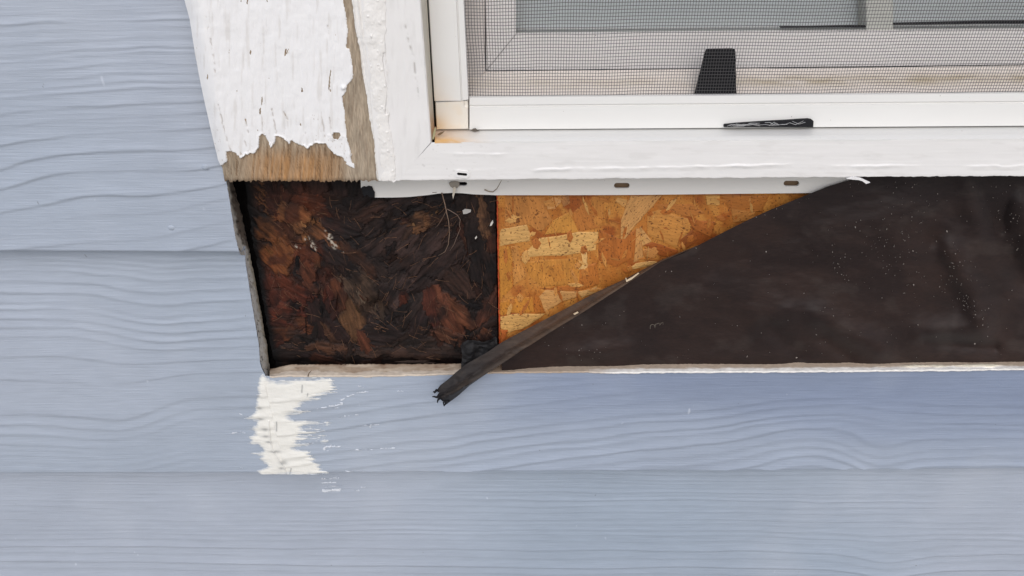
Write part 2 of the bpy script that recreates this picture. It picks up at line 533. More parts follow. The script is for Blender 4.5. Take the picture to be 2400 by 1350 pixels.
# courses outside the frame, plain boxes leaning the same way
def far_plank(x0, x1, zb):
    V = []
    for x in (x0, x1):
        V += [(x, -0.016, zb), (x, -0.0080, zb), (x, -0.0075, zb + 0.19), (x, -0.0002, zb + 0.19)]
    Fq = [(0, 4, 6, 2), (0, 1, 5, 4), (2, 6, 7, 3)]
    return mesh_np('siding_plank', V, Fq, M['siding'], wall, SIDING, False)
zz = zb3
for k in range(4):
    zz -= 0.178
    far_plank(-2.0, 2.0, zz)
zz = zb1
xr_left = unp(440, 0, 0.01)[0]
for k in range(3):
    zz += 0.178
    far_plank(-2.0, float(xr_left) + 0.02, zz)
for k in range(5):
    far_plank(1.047, 2.0, zb2 + 0.0008 + 0.178 * (k + 1))
z_open = unp(900, 440, 0.0)[2]
wbox('backing_board', -2.0, 2.0, 0.016, 0.03, 0.0, z_open + 0.01, M['void'], wall)
wbox('backing_board', -2.0, float(unp(900, 0, 0)[0]), 0.016, 0.03, z_open + 0.0105, 2.1, M['void'], wall)

# cut edge of the lower plank: a ledge of bare core with old paint and caulk along its lip
nx, ny = 620, 22
x = np.concatenate([np.linspace(632, 2440, nx - 20, endpoint=False), np.linspace(2440, 4400, 20)])[None, :] * np.ones((ny, 1))
vv = np.linspace(0, 1, ny)[:, None] * np.ones((1, nx))
yf = ledf(x) + 0.8 * fbm(x / 16, 0 * x, 3, 51)
yk = ledb(x) + 0.9 * fbm(x / 5, 0 * x, 3, 52) * 1.2
d = 0.0005 + (0.0118 - 0.0005) * vv
y = yk + (yf - yk) * vv
P = unp(x, y, d)
tr_ = sm(1080, 1180, x)
lump = fbm(x / 18, vv * 3, 4, 53)
pt = np.clip(vv - 0.62 + 0.22 * lump + 0.10 * sm(1400, 1600, x), 0, 1)
isp = sm(0.0, 0.06, pt) * np.where(x < 1080, 0.55, np.where(x < 1380, 0.25, 1.0))
thick_white = sm(0.0, 0.06, vv - 0.70 + 0.08 * fbm(x / 30, 0 * x, 3, 57)) * sm(1380, 1440, x)
cream = sm(0.1, 0.3, 0.35 - np.abs(vv - 0.66) * 2.2 + 0.35 * fbm(x / 40, vv * 1.5, 3, 58)) * sm(2040, 2090, x) * sm(-0.25, 0.1, fbm(x / 60, 0 * x, 2, 59))
core = mix(mix(L((172, 152, 132)), L((204, 188, 168)), sm(-0.3, 0.5, fbm(x / 60, vv * 2, 4, 54))), L((180, 162, 144)), tr_)
core = mix(core, L((120, 92, 72)), sm(0.15, 0.0, vv) * 0.5 + 0.45 * sm(0.15, 0.5, fbm(x / 25, vv * 4, 3, 56)) * (1 - tr_))
c = mix(core, L((232, 222, 208)), isp * (1 - tr_) * 0.9)
c = mix(c, L((236, 233, 228)), np.maximum(thick_white, 0.8 * isp * sm(1300, 1420, x) * sm(0.7, 0.8, vv) * 0.5))
c = mix(c, L((236, 228, 206)), cream)
P[..., 1] -= 0.0009 * (thick_white + cream) + 0.0004 * isp + 0.0003 * fbm(x / 8, vv * 6, 3, 55)
P[..., 2] += 0.0006 * cream + 0.0004 * isp * lump
fb = P[-1:].copy(); fb[..., 2] -= 0.0016; fb[..., 1] += 0.0006
grid('cut_edge', np.concatenate([P, fb], 0), M['edge'], p2r, col=np.concatenate([c, c[-1:]], 0))

# cut edges of the left planks
def left_edge(pl, ys, xf, xb, col_fn, df, db, n=120, seed=60):
    yq = np.linspace(ys[0], ys[-1], n)[:, None] * np.ones((1, 12))
    u = np.linspace(0, 1, 12)[None, :] * np.ones((n, 1))
    a = np.interp(yq, ys, xf) + 0.6 * fbm(yq / 14, 0 * yq, 3, seed)
    b = np.interp(yq, ys, xb) + 1.3 * fbm(yq / 12, 0 * yq + 4, 3, seed + 1)
    zb = zb1 if pl is p1 else zb2
    dfp = -unp_t(a, yq, 0.016, SLOPE, zb)[..., 1] + 0.0004
    P = unp(a + (b - a) * u, yq, dfp + (db - dfp) * u)
    P[..., 1] -= 0.0004 * fbm(yq / 7, u * 6, 3, seed + 2)
    P[..., 0] += 0.0003 * fbm(yq / 9, u * 5, 3, seed + 3)
    return grid('cut_edge', P, M['edge'], pl, col=col_fn(yq, u))
def ce1(yq, u):
    nz = fbm(yq / 10, u * 4, 4, 66)
    c = mix(L((222, 217, 208)), L((112, 100, 90)), sm(0.2, 0.65, u + 0.35 * nz - 0.55 * sm(540, 590, yq) + 0.2))
    return mix(c, L((22, 20, 20)), sm(0.40, 0.6, nz + 0.25 * u) * 0.75)
def ce2(yq, u):
    nz = fbm(yq / 8, u * 4, 4, 67)
    c = mix(L((232, 229, 222)), L((206, 194, 174)), sm(0.4, 0.8, u + 0.4 * nz))
    c = mix(c, L((205, 200, 190)), sm(0.2, 0.5, fbm(yq / 14, u * 2, 3, 68)) * (1 - u))
    return mix(c, L((30, 27, 25)), np.maximum(sm(0.36, 0.5, nz) * 0.75, sm(0.07, 0.0, u + 0.06 * nz) * 0.6))
left_edge(p1, [420, 500, 555, 598], [530.5, 543, 552, 563.5], [544, 566, 578, 586], ce1, 0.0145, -0.004)
left_edge(p2l, [594, 621, 714, 808, 849, 862, 870, 880], [574, 576.8, 591.2, 607.2, 609.8, 613.5, 618, 624], [586, 591, 609, 626, 631, 633, 635, 638], ce2, 0.0098, -0.006, 160, 70)

# ------------------------------------------------------------------ rotted sheathing
rot = empty('rotted_sheathing', unp(880, 840, -0.002), 'rotted dark brown sheathing with loose wet strands left of the clean board', 'sheathing')
rl = ramp([400, 440, 613, 850, 880], [567, 574, 601, 642, 646])
rr = lin(455, 1160.5, 810, 1166.5)
n_y, n_x = 330, 400
yq = np.linspace(405, 878, n_y)[:, None] * np.ones((1, n_x))
u = np.linspace(0, 1, n_x)[None, :] * np.ones((n_y, 1))
xl_ = rl(yq) + 3 * fbm(yq / 20, 0 * yq, 3, 80); xr_ = rr(yq)
xq = xl_ + (xr_ - xl_) * u
HAND = [  # visible strands of the panel: centre, direction, length, width, colour
        (690, 505, 36, 150, 56, (150, 104, 66)), (655, 550, 40, 100, 34, (128, 84, 50)), (735, 540, 38, 120, 40, (120, 80, 50)),
        (640, 590, 45, 105, 50, (128, 82, 46)), (712, 468, 12, 80, 36, (104, 58, 38)), (672, 455, 60, 56, 30, (84, 50, 38)),
        (985, 525, -20, 85, 40, (140, 102, 68)), (1015, 512, -5, 66, 28, (104, 72, 48)), (955, 545, -60, 50, 24, (60, 46, 38)),
        (845, 680, 52, 110, 60, (98, 82, 68)), (822, 745, 72, 90, 40, (108, 80, 54)), (795, 690, 70, 80, 30, (96, 58, 38)),
        (850, 610, 40, 120, 30, (96, 64, 46)), (900, 645, 48, 120, 34, (70, 56, 50)), (775, 600, 38, 120, 50, (30, 25, 27)),
        (960, 600, -48, 170, 80, (66, 54, 52)), (1000, 570, -40, 180, 60, (58, 46, 44)), (930, 660, -58, 130, 60, (76, 64, 62)),
        (1025, 625, -46, 130, 44, (48, 38, 37)), (905, 560, -35, 130, 50, (56, 45, 43)), (860, 500, -20, 130, 44, (64, 46, 40)),
        (800, 520, 20, 90, 50, (46, 36, 36)), (940, 480, -25, 120, 40, (48, 38, 38)), (1040, 460, -10, 110, 36, (40, 33, 34)),
        (660, 740, 10, 110, 80, (104, 52, 36)), (690, 690, 30, 100, 70, (92, 46, 32)), (722, 645, 60, 90, 36, (100, 60, 42)),
        (640, 690, 70, 80, 36, (74, 36, 26)), (668, 775, 0, 100, 34, (112, 66, 38)), (740, 740, 70, 110, 50, (42, 26, 25)), (765, 690, 80, 80, 36, (80, 40, 30)),
        (1050, 745, 60, 100, 34, (100, 60, 42)), (1085, 740, 40, 90, 30, (106, 66, 44)), (1040, 785, 20, 100, 30, (90, 58, 42)), (1018, 730, 80, 100, 34, (82, 42, 30)), (985, 770, -70, 80, 44, (44, 34, 34)),
        (980, 828, 1, 230, 30, (64, 50, 44)), (760, 818, 6, 100, 26, (84, 58, 42)), (855, 800, 60, 60, 24, (98, 58, 40)), (690, 830, 2, 150, 30, (34, 24, 24)), (900, 790, 10, 90, 44, (34, 28, 29)),
        (1132, 500, 80, 100, 34, (108, 82, 60)), (1150, 725, -65, 110, 36, (96, 58, 42)), (1130, 625, 75, 140, 50, (24, 21, 22)), (1090, 680, 50, 110, 44, (60, 44, 38)),
        (1105, 560, -80, 100, 34, (40, 32, 31)), (1075, 500, -60, 90, 36, (50, 40, 37)), (640, 470, 70, 70, 36, (60, 34, 28)), (690, 430, 80, 60, 36, (62, 38, 32)), (745, 430, 90, 54, 34, (50, 36, 32)), (800, 440, 85, 60, 36, (44, 32, 30)), (880, 440, 75, 60, 40, (36, 28, 28))]
Rr = random.Random(21)
cells = list(HAND)
def field(x_, y_):
    q = [(((x_ - a[0]) ** 2 + (y_ - a[1]) ** 2), a) for a in HAND]
    q.sort(key=lambda t: t[0])
    return q[Rr.randrange(3)][1]
for k in range(110):
    cx_, cy_ = Rr.uniform(600, 1165), Rr.uniform(415, 860)
    n_ = field(cx_, cy_)
    pal = n_[5] if Rr.random() < .6 else Rr.choice([(46, 34, 30), (36, 27, 27), (56, 40, 34), (72, 42, 30), (28, 23, 24)])
    cells.append((cx_, cy_, n_[2] + Rr.gauss(0, 22), Rr.uniform(40, 110), Rr.uniform(14, 34), tuple(np.array(pal) * Rr.uniform(.6, 1.0))))
wx = xq + 13 * fbm(xq / 30, yq / 30, 4, 81) + 3 * fbm(xq / 7, yq / 7, 3, 87)
wy = yq + 13 * fbm(xq / 30, yq / 30, 4, 88) + 3 * fbm(xq / 7, yq / 7, 3, 89)
best = np.full(xq.shape, 1e9); sec = np.full(xq.shape, 1e9)
ang = np.zeros(xq.shape); hk = np.zeros(xq.shape); ck_ = np.zeros(xq.shape + (3,)); sid_ = np.zeros(xq.shape)
for k, (cx_, cy_, a_, ln_, wd_, co_) in enumerate(cells):
    ca_, sa_ = math.cos(math.radians(a_)), math.sin(math.radians(a_))
    uu = (wx - cx_) * ca_ + (wy - cy_) * sa_; vv_ = -(wx - cx_) * sa_ + (wy - cy_) * ca_
    fr_ = fbm(vv_ / 2.6 + 31 * k, uu / 90, 3, 300) * 0.9
    dk = (uu / (ln_ * .5)) ** 2 + (vv_ / (wd_ * .5)) ** 2 + fr_ * np.clip(np.abs(uu) / (ln_ * .5), 0, 1.2) - (0.25 if k < len(HAND) else 0)
    nearer = dk < best
    sec = np.where(nearer, best, np.minimum(sec, dk)); best = np.where(nearer, dk, best)
    ang = np.where(nearer, math.radians(a_), ang); sid_ = np.where(nearer, k, sid_)
    hk = np.where(nearer, (0.0005 if k < len(HAND) else 0) + 0.0007 * Rr.uniform(-1, 1) + vv_ * 0.00002 * Rr.uniform(-1, 1), hk)
    ck_[nearer] = L(co_)
ul = xq * np.cos(ang) + yq * np.sin(ang); vl = -xq * np.sin(ang) + yq * np.cos(ang)
fib = fbm(vl / 5.0 + sid_ * 13.7, ul / 60, 4, 82)
fib2 = fbm(vl / 7.0 + sid_ * 5.1, ul / 40, 3, 83)
big = fbm(xq / 75, yq / 75, 4, 84)
seam = np.exp(-np.clip(sec - best, 0, None) / 0.22)
out = sm(0.9, 2.2, best)
h = 0.0016 * big + hk * (1 - out) + 0.00025 * fib + 0.0004 * fib2 - 0.0004 * seam - 0.0008 * out - 0.006 * np.exp(-((xq - 878) ** 2 + (yq - 722) ** 2) / 20 ** 2)
h = h - 0.004 * sm(830, 862, yq)
base = mix(L((40, 29, 26)), L((24, 19, 20)), sm(-0.3, 0.4, fbm(xq / 50, yq / 50, 4, 86)))
c = mix(ck_, base, np.clip(0.36 + 0.7 * out + 0.55 * sm(0.0, 0.5, fbm(xq / 38, yq / 38, 4, 85)), 0, 1))
c = c * (1 + 0.6 * fib + 0.4 * fib2 + 0.35 * fbm(vl / 2.2 + sid_ * 3.3, ul / 24, 2, 304))[..., None].clip(0.25, 1.9) * 0.80
rust = sm(0.75, 0.2, np.hypot((xq - 690) / 200, (yq - 560) / 230)) * sm(-0.35, 0.35, fbm(xq / 60, yq / 60, 4, 302))
c = mix(c, L((104, 54, 30)), 0.42 * rust)
c = c * np.array([1.12, 0.96, 0.88])
wet = sm(0.0, 0.45, fbm(xq / 70 + 9, yq / 80, 4, 303))
c = mix(c, L((20, 15, 15)), 0.62 * wet * (1 - 0.6 * rust))
c = mix(c, L((18, 14, 14)), 0.35 * seam)
mold = np.zeros_like(xq)
for mx0, my0, mx1, my1, wdm in [(720, 560, 738, 580, 9), (764, 545, 786, 576, 9), (800, 580, 812, 592, 4), (695, 575, 702, 582, 5)]:
    mold = np.maximum(mold, sm(wdm, wdm * .3, seg_dist(xq, yq, [(mx0, my0), (mx1, my1)])) * sm(-0.1, 0.25, fib + 0.6 * fbm(xq / 5, yq / 5, 3, 301)))
c = mix(c, L((176, 166, 152)), 0.85 * mold)
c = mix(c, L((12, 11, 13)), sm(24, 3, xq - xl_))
P = unp(xq, yq, -0.003); P[..., 1] -= h
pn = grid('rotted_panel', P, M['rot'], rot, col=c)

def flake_mesh(seed, nx=9, nz=6, fray=0.4):
    r = np.random.default_rng(seed)
    xs = np.linspace(-0.5, 0.5, nx); zs = np.linspace(-0.5, 0.5, nz)
    endA = 1 - fray * r.random(nz) * 1.6; endB = 1 - fray * r.random(nz) * 1.6
    sk = r.uniform(-.25, .25)
    wA, wB = r.uniform(.35, 1.0), r.uniform(.35, 1.0)
    V = np.zeros((nx, nz, 3))
    for j in range(nz):
        for i in range(nx):
            e = endA[j] if xs[i] < 0 else endB[j]
            t = xs[i] + .5
            wd = (wA + (wB - wA) * t) * (1 + 0.10 * r.normal())
            V[i, j] = (xs[i] * e, 0, zs[j] * wd + sk * xs[i] + .03 * r.normal())
            edge = i in (0, nx - 1) or j in (0, nz - 1)
            V[i, j, 1] = 0.6 if edge else -0.5 - 0.7 * r.random() * (1.3 if j % 2 else .4)
    idx = np.arange(nx * nz).reshape(nx, nz)
    Fq = np.stack([idx[:-1, :-1], idx[1:, :-1], idx[1:, 1:], idx[:-1, 1:]], -1).reshape(-1, 4)
    me = bpy.data.meshes.new('strand')
    me.from_pydata(V.reshape(-1, 3).tolist(), [], Fq.tolist())
    me.polygons.foreach_set('use_smooth', np.ones(len(me.polygons), bool))
    me.update()
    return me
RF = [flake_mesh(s, fray=0.3 if s % 2 else 0.6) for s in range(14)]
for me in RF:
    me.materials.append(M['rot_strand'])
def rot_strand(cx, cy, ang, ln, wd, colr, d=-0.001, thick=0.0012, mesh=None):
    A = unp(cx - math.cos(ang) * ln / 2, cy + math.sin(ang) * ln / -2, d)
    B = unp(cx + math.cos(ang) * ln / 2, cy + math.sin(ang) * ln / 2, d)
    v_ = B - A
    o = bpy.data.objects.new('strand', mesh or random.choice(RF))
    COL.objects.link(o); o.parent = rot
    o.location = ((A + B) / 2 - base_of(rot))
    sc = np.linalg.norm(v_)
    o.rotation_euler = (random.uniform(-.08, .08), math.atan2(-v_[2], v_[0]), random.uniform(-.05, .05))
    o.scale = (sc, thick, wd * 0.00026)
    o.color = (*[float(q) for q in L(colr)], 1)
    return o
R = random.Random(21)
D_ = math.radians
CX, CY = 880, 722
for k, (cx, cy, a_, ln, wd, colr) in enumerate(cells):
    if k >= 120 or (k < len(HAND) and k % 3): continue
    if cx < float(rl(cy)) + 34 or cx > 1140 or cy > 840: continue
    cx, cy = cx + R.gauss(0, 8), cy + R.gauss(0, 8)
    rot_strand(cx, cy, D_(a_ + R.gauss(0, 8)), ln * R.uniform(.3, .6), wd * R.uniform(.2, .42), tuple(np.array(colr) * R.uniform(.75, 1.0)), -0.0030 + R.random() * .0010, R.uniform(.0003, .0006))
# frayed pale splinters and fine hair-like fibres
fibs = []
for k in range(260):
    cx, cy = R.uniform(630, 1150), R.uniform(440, 840)
    a_ = D_(field(cx, cy)[2]) + R.gauss(0, .35)
    ln = R.uniform(8, 34)
    bend = R.uniform(-.3, .3)
    pts = [unp(cx + math.cos(a_ + bend * t) * ln * t, cy + math.sin(a_ + bend * t) * ln * t, 0.0022 + 0.003 * math.sin(3 * t) * R.random()) for t in (0, .35, .7, 1)]
    fibs.append((pts, R.uniform(.00006, .00016)))
V, Fq = [], []
for pts, rr_ in fibs:
    s = len(V)
    for p in pts:
        for k in range(3):
            V.append(np.array(p) + rr_ * np.array([math.cos(2.09 * k), math.sin(2.09 * k) - .3, math.sin(2.09 * k)]))
    for i in range(3):
        for k in range(3):
            Fq.append((s + i * 3 + k, s + i * 3 + (k + 1) % 3, s + (i + 1) * 3 + (k + 1) % 3, s + (i + 1) * 3 + k))
ff = mesh_np('loose_fibres', V, Fq, M['straw'], rot, None, True)
ff['kind'] = 'stuff'; ff.color = (*[float(q) for q in L((104, 74, 54))], 1)

# ------------------------------------------------------------------ clean oriented strand board
osb = empty('strand_board', unp(1400, 800, 0), 'clean orange-brown oriented strand board with pressed wood flakes', 'board')
xL_ = lin(455, 1164.5, 810, 1170.5)
n_y, n_x = 170, 300
yq = np.linspace(400, 880, n_y)[:, None] * np.ones((1, n_x))
u = np.linspace(0, 1, n_x)[None, :] * np.ones((n_y, 1))
xq = xL_(yq) + (2440 - xL_(yq)) * u ** 1.4
P = unp(xq, yq, 0.0)
P[..., 1] -= 0.0004 * fbm(xq / 50, yq / 50, 4, 90)
ca, sa = math.cos(1.2), math.sin(1.2)
n1 = fbm((xq * ca + yq * sa) / 70, (-xq * sa + yq * ca) / 22, 4, 91)
c = mix(L((172, 104, 40)), L((190, 128, 58)), sm(-0.4, 0.4, n1))
c = mix(c, L((148, 78, 28)), sm(0.1, 0.5, fbm(xq / 60, yq / 40, 4, 92)))
back = P[:, :1].copy(); back[..., 1] += 0.011
grid('board_panel', np.concatenate([back, P], 1), M['osb'], osb, col=np.concatenate([c[:, :1], c], 1), sharp=40)

OS = 3.375
def osb_flake(poly, colr, ang=0.0, crop=True, d=0.0006, thick=0.0004):
    pts = [(1150 + px_ / OS, 420 + py_ / OS) for px_, py_ in poly] if crop else poly
    q = []
    for i in range(len(pts)):
        a, b = pts[i], pts[(i + 1) % len(pts)]
        q.append(a)
        for t in (0.33, 0.66):
            ln = math.hypot(b[0] - a[0], b[1] - a[1])
            q.append((a[0] + (b[0] - a[0]) * t + random.gauss(0, ln * .02), a[1] + (b[1] - a[1]) * t + random.gauss(0, ln * .02)))
    cxy = np.mean(np.array(q), 0)
    ctr = unp(cxy[0], cxy[1], d)
    W = unp([p[0] for p in q], [p[1] for p in q], d)
    n = len(q)
    # rim on the board, inner ring and centre proud
    inner = ctr + (W - ctr) * 0.90
    rim = W.copy(); rim[:, 1] = 0.0004
    W[:, 1] = -d + 0.00012
    inner[:, 1] = -d - thick * rng.random(n)
    cc = ctr.copy(); cc[1] = -d - thick
    # bring into local frame with x along the grain
    phi = math.radians(ang)
    ux = np.array([math.cos(phi), 0, -math.sin(phi)]); uz = np.array([math.sin(phi), 0, math.cos(phi)])
    A = np.vstack([rim, W, inner, cc[None]]) - ctr
    loc = np.stack([A @ ux, A[:, 1], A @ uz], 1)
    Fq = []
    for i in range(n):
        j = (i + 1) % n
        Fq += [(i, j, n + j, n + i), (n + i, n + j, 2 * n + j, 2 * n + i), (2 * n + i, 2 * n + j, 3 * n)]
    me = bpy.data.meshes.new('strand')
    me.from_pydata(loc.tolist(), [], Fq); me.update()
    me.materials.append(M['osb_strand'])
    o = bpy.data.objects.new('strand', me); COL.objects.link(o); o.parent = osb
    o.location = ctr - base_of(osb); o.rotation_euler = (0, phi, 0)
    colr = tuple(.86 * a + .14 * b for a, b in zip(colr, (182, 122, 56)))
    o.color = (*[float(q_) for q_ in L(colr)], 1)
    return o
flk = [
    ([(110, 140), (430, 140), (440, 240), (490, 330), (400, 420), (290, 360), (110, 380)], (180, 118, 58), 75),
    ([(60, 540), (150, 530), (175, 850), (75, 960)], (184, 122, 46), 88),
    ([(280, 650), (700, 620), (730, 700), (700, 830), (400, 850), (300, 760)], (186, 124, 52), 85),
    ([(75, 970), (330, 930), (345, 1050), (80, 1080)], (182, 118, 42), 80),
    ([(640, 270), (800, 150), (860, 380), (700, 420)], (176, 108, 48), 70),
    ([(860, 400), (1030, 480), (1150, 400), (1130, 620), (1000, 700), (850, 640)], (164, 92, 36), 80),
    ([(1310, 200), (1600, 200), (1700, 270), (1580, 300), (1330, 240)], (172, 106, 48), 8),
    ([(1570, 320), (1780, 340), (1740, 460), (1600, 400)], (158, 88, 36), 30),
    ([(800, 140), (900, 140), (890, 330), (850, 380), (770, 300)], (184, 120, 54), 85),
    ([(155, 530), (210, 525), (290, 760), (180, 850), (175, 700)], (186, 126, 62), 72),
    ([(490, 330), (620, 260), (700, 420), (430, 440)], (194, 134, 58), 85),
    ([(440, 690), (560, 660), (600, 800), (460, 840)], (180, 116, 46), 60),
    ([(700, 700), (840, 660), (860, 830), (700, 880)], (168, 98, 38), 80),
    ([(380, 860), (700, 830), (700, 890), (440, 880)], (160, 92, 38), 4),
    ([(1210, 520), (1280, 500), (1490, 570), (1440, 620), (1340, 610)], (140, 70, 24), 20),
    ([(1240, 270), (1330, 240), (1560, 310), (1590, 380), (1480, 550), (1240, 440)], (188, 128, 62), 12),
    ([(1490, 480), (1600, 400), (1640, 480), (1570, 540), (1480, 560)], (142, 74, 28), -40),
    ([(75, 395), (285, 360), (315, 430), (310, 490), (75, 530)], (204, 160, 98), -8),
    ([(235, 620), (390, 465), (850, 418), (830, 560), (480, 605)], (206, 162, 98), -5),
    ([(1030, 330), (1080, 190), (1110, 130), (1355, 130), (1240, 260), (1160, 350), (1060, 480), (1030, 470)], (192, 142, 86), -58),
    ([(1150, 390), (1180, 390), (1210, 620), (1130, 660)], (190, 136, 80), 84),
    ([(1180, 370), (1275, 490), (1200, 530)], (198, 148, 90), 60),
    ([(1205, 560), (1300, 530), (1340, 560), (1290, 630), (1215, 610)], (184, 124, 66), -40),
    ([(1100, 705), (1150, 665), (1300, 650), (1340, 665), (1250, 690), (1120, 715)], (202, 158, 96), -6),
    ([(440, 200), (490, 145), (550, 140), (560, 180), (510, 235), (450, 240)], (196, 142, 88), -35),
    ([(550, 140), (620, 135), (630, 190), (575, 220)], (166, 112, 66), -60),
    ([(985, 175), (1005, 140), (1085, 165), (1065, 225)], (200, 148, 86), 25),
    ([(385, 930), (440, 870), (690, 890), (690, 930), (560, 970), (430, 1050)], (190, 140, 84), 6),
    ([(690, 890), (840, 850), (850, 890), (720, 940)], (196, 150, 92), -15),
    ([(75, 1090), (215, 1065), (430, 1065), (300, 1160), (150, 1215), (80, 1180)], (204, 158, 94), -4),
    ([(345, 890), (430, 1060), (350, 1060)], (168, 96, 34), 75),
    ([(80, 1200), (140, 1185), (120, 1250), (85, 1300)], (170, 86, 36), 60),
    ([(715, 580), (760, 580), (770, 690), (750, 720), (690, 715), (735, 690)], (212, 170, 110), 80),
    ([(1700, 130), (1815, 130), (1810, 205), (1710, 205)], (196, 146, 80), 3),
    ([(200, 260), (225, 270), (235, 340), (200, 350)], (120, 72, 34), 80),
    ([(1820, 130), (2200, 130), (2150, 260), (1900, 250)], (166, 100, 42), 5),
    ([(1900, 230), (2100, 250), (2080, 330), (1920, 340)], (180, 118, 58), -20),
]
for k, (poly, colr, ang) in enumerate(flk):
    osb_flake(poly, colr, ang, True, 0.0002 + 0.000008 * k, 0.0002)
R = random.Random(5)
for k in range(150):
    cx, cy = R.uniform(1185, 1800), R.uniform(465, 800)
    if cy > 800 - (cx - 1180) * 0.52: continue
    a_ = R.choice([80, 85, 70, -60, 10, -8]) + R.gauss(0, 12); ln = R.uniform(10, 52); wd = R.uniform(1.5, 11) if R.random() < .75 else R.uniform(10, 22)
    ca, sa = math.cos(D_(a_)), math.sin(D_(a_))
    pp = [(cx + ca * t * ln - sa * s * wd, cy + sa * t * ln + ca * s * wd) for t, s in ((-.5, -.2), (.1, -.5), (.5, .1), (.2, .5), (-.3, .4))]
    osb_flake(pp, R.choice([(176, 110, 48), (190, 130, 66), (160, 90, 34), (200, 150, 86), (168, 98, 42)]), a_, False, 0.00055, 0.00015)
# red sealed edge along the joint
yq = np.linspace(452, 815, 150)
pr = [(float(xL_(y_)) - 0.6 + 0.9 * float(fbm(y_ / 5, 0, 3, 95)), y_) for y_ in yq] + [(float(xL_(y_)) + 1.6 + 2.6 * float(fbm(y_ / 5, 3, 3, 96)), y_) for y_ in yq[::-1]]
slab('painted_edge', pr, 0.0009, -0.004, M['red'], osb)

# ------------------------------------------------------------------ window
win = empty('window', unp(1500, 415, 0.02), 'white vinyl window with painted outer frame and nailing strip below', 'window')
XR = 1.0
ZT = CAM[2] + 0.42
WHITE = L((232, 230, 228)); VINYL = L((228, 227, 224))
def rail(name, prof, x0, x1, mt, parent, nx=60, colf=None, sharp=25, x_left=None):
    """profile [(d, y at x0, y at x1)], straight to the far right end; ('b', d) = straight back"""
    lo, hi = [], []
    for q in prof:
        if q[0] == 'b':
            lo.append([lo[-1][0], -q[1], lo[-1][2]]); hi.append([hi[-1][0], -q[1], hi[-1][2]])
        else:
            xl = x0 if len(q) == 3 else q[3]
            a = unp(xl, q[1] + (q[2] - q[1]) * (xl - x0) / (x1 - x0), q[0]); b = unp(x1, q[2], q[0])
            lo.append(a); hi.append(b)
    lo, hi = np.array(lo, float), np.array(hi, float)
    t = np.linspace(0, 1, nx) ** 1.3
    k = (XR - lo[:, 0]) / (hi[:, 0] - lo[:, 0])
    P = lo[:, None, :] + (hi - lo)[:, None, :] * (k[:, None] * t[None, :])[..., None]
    px_, py_ = proj(P)
    c = colf(px_, py_) if colf else VINYL
    return grid(name, P, mt, parent, col=c, sharp=sharp)
def jamb(name, prof, y0, y1, mt, parent, ny=50, colf=None, sharp=25):
    """profile [(d, x at y0, x at y1 [, y1 own])] left to right; rises from y1 to the head of the window"""
    lo, hi = [], []
    for q in prof:
        yb = y1 if len(q) == 3 else q[3]
        a = unp(q[1], y0, q[0]); b = unp(q[1] + (q[2] - q[1]) * (yb - y0) / (y1 - y0), yb, q[0])
        lo.append(b); hi.append(a)
    lo, hi = np.array(lo), np.array(hi)
    t = np.linspace(1, 0, ny)
    k = (ZT - lo[:, 2]) / (hi[:, 2] - lo[:, 2])
    P = lo[None] + (hi - lo)[None] * (k[None, :] * t[:, None])[..., None]
    px_, py_ = proj(P)
    c = colf(px_, py_) if colf else VINYL
    return grid(name, P, mt, parent, col=c, sharp=sharp)

def stain(px_, py_):
    c = np.broadcast_to(VINYL, px_.shape + (3,))
    s = np.exp(-((px_ - 1020) / 70) ** 2) * np.exp(-((py_ - 331) / 9.0) ** 2) + 0.45 * np.exp(-((px_ - 1050) / 60) ** 2) * np.exp(-((py_ - 310) / 30) ** 2)
    s = s + np.exp(-((px_ - 1012) / 8) ** 2) * sm(230, 330, py_) * 0.9
    return mix(c, L((222, 172, 104)), np.clip(s * (0.8 + 0.5 * fbm(px_ / 25, py_ / 9, 3, 101)), 0, 0.95))
# bottom rail: ledge and rounded lip
led = rail('frame_sill', [(0.0085, 297, 288), (0.0085, 304, 295.5), (0.0100, 305, 296.3), (0.0215, 321, 314), (0.0225, 322.3, 315), (0.0255, 328.5, 321.5), (0.0268, 332.5, 325.2), (0.0268, 336, 329)],
           1019, 2400, M['vinyl'], win, 160, stain)
# painted face of the bottom rail
nx, ny = 520, 52
xq = np.concatenate([np.linspace(975, 2440, nx - 20, endpoint=False), np.linspace(2440, 4400, 20)])[None, :] * np.ones((ny, 1))
v = np.linspace(0, 1, ny)[:, None] * np.ones((1, nx))
yt = lin(1018, 333.5, 2400, 326.3)(xq); yb = lin(930, 423.5, 2400, 414)(xq) + 1.3 * fbm(xq / 9, 0 * xq, 3, 110) + 1.2 * fbm(xq / 60, 0 * xq, 2, 111)
# left end follows the mitre: from the inner corner to the lower left
xl = np.interp(v, [0, 0.45, 1], [1012, 975, 934])
xq = np.where(xq < 1100, xl + (xq - 975) * (1100 - xl) / 125.0, xq)
yt = lin(1018, 333.5, 2400, 326.3)(xq); yb = lin(930, 423.5, 2400, 414)(xq) + 1.3 * fbm(xq / 9, 0 * xq, 3, 110) + 1.2 * fbm(xq / 60, 0 * xq, 2, 111)
yq = yt + (yb - yt) * v
hh = 0.00005 * fbm(xq / 140, yq / 4, 3, 112) + 0.0002 * fbm(xq / 120, yq / 40, 3, 113)
def wrinkle(x0, x1, yfun, amp, wd, seed):
    dd = yq - (yfun(xq) + 3 * fbm(xq / 40, 0 * xq, 3, seed))
    return amp * np.where(dd < 0, np.exp(-(dd / wd) ** 2), np.exp(-(dd / (wd * 4)) ** 2)) * sm(x0, x0 + 40, xq) * sm(x1 + 40, x1, xq) * (0.6 + 0.6 * fbm(xq / 30, 0 * xq, 2, seed + 1))
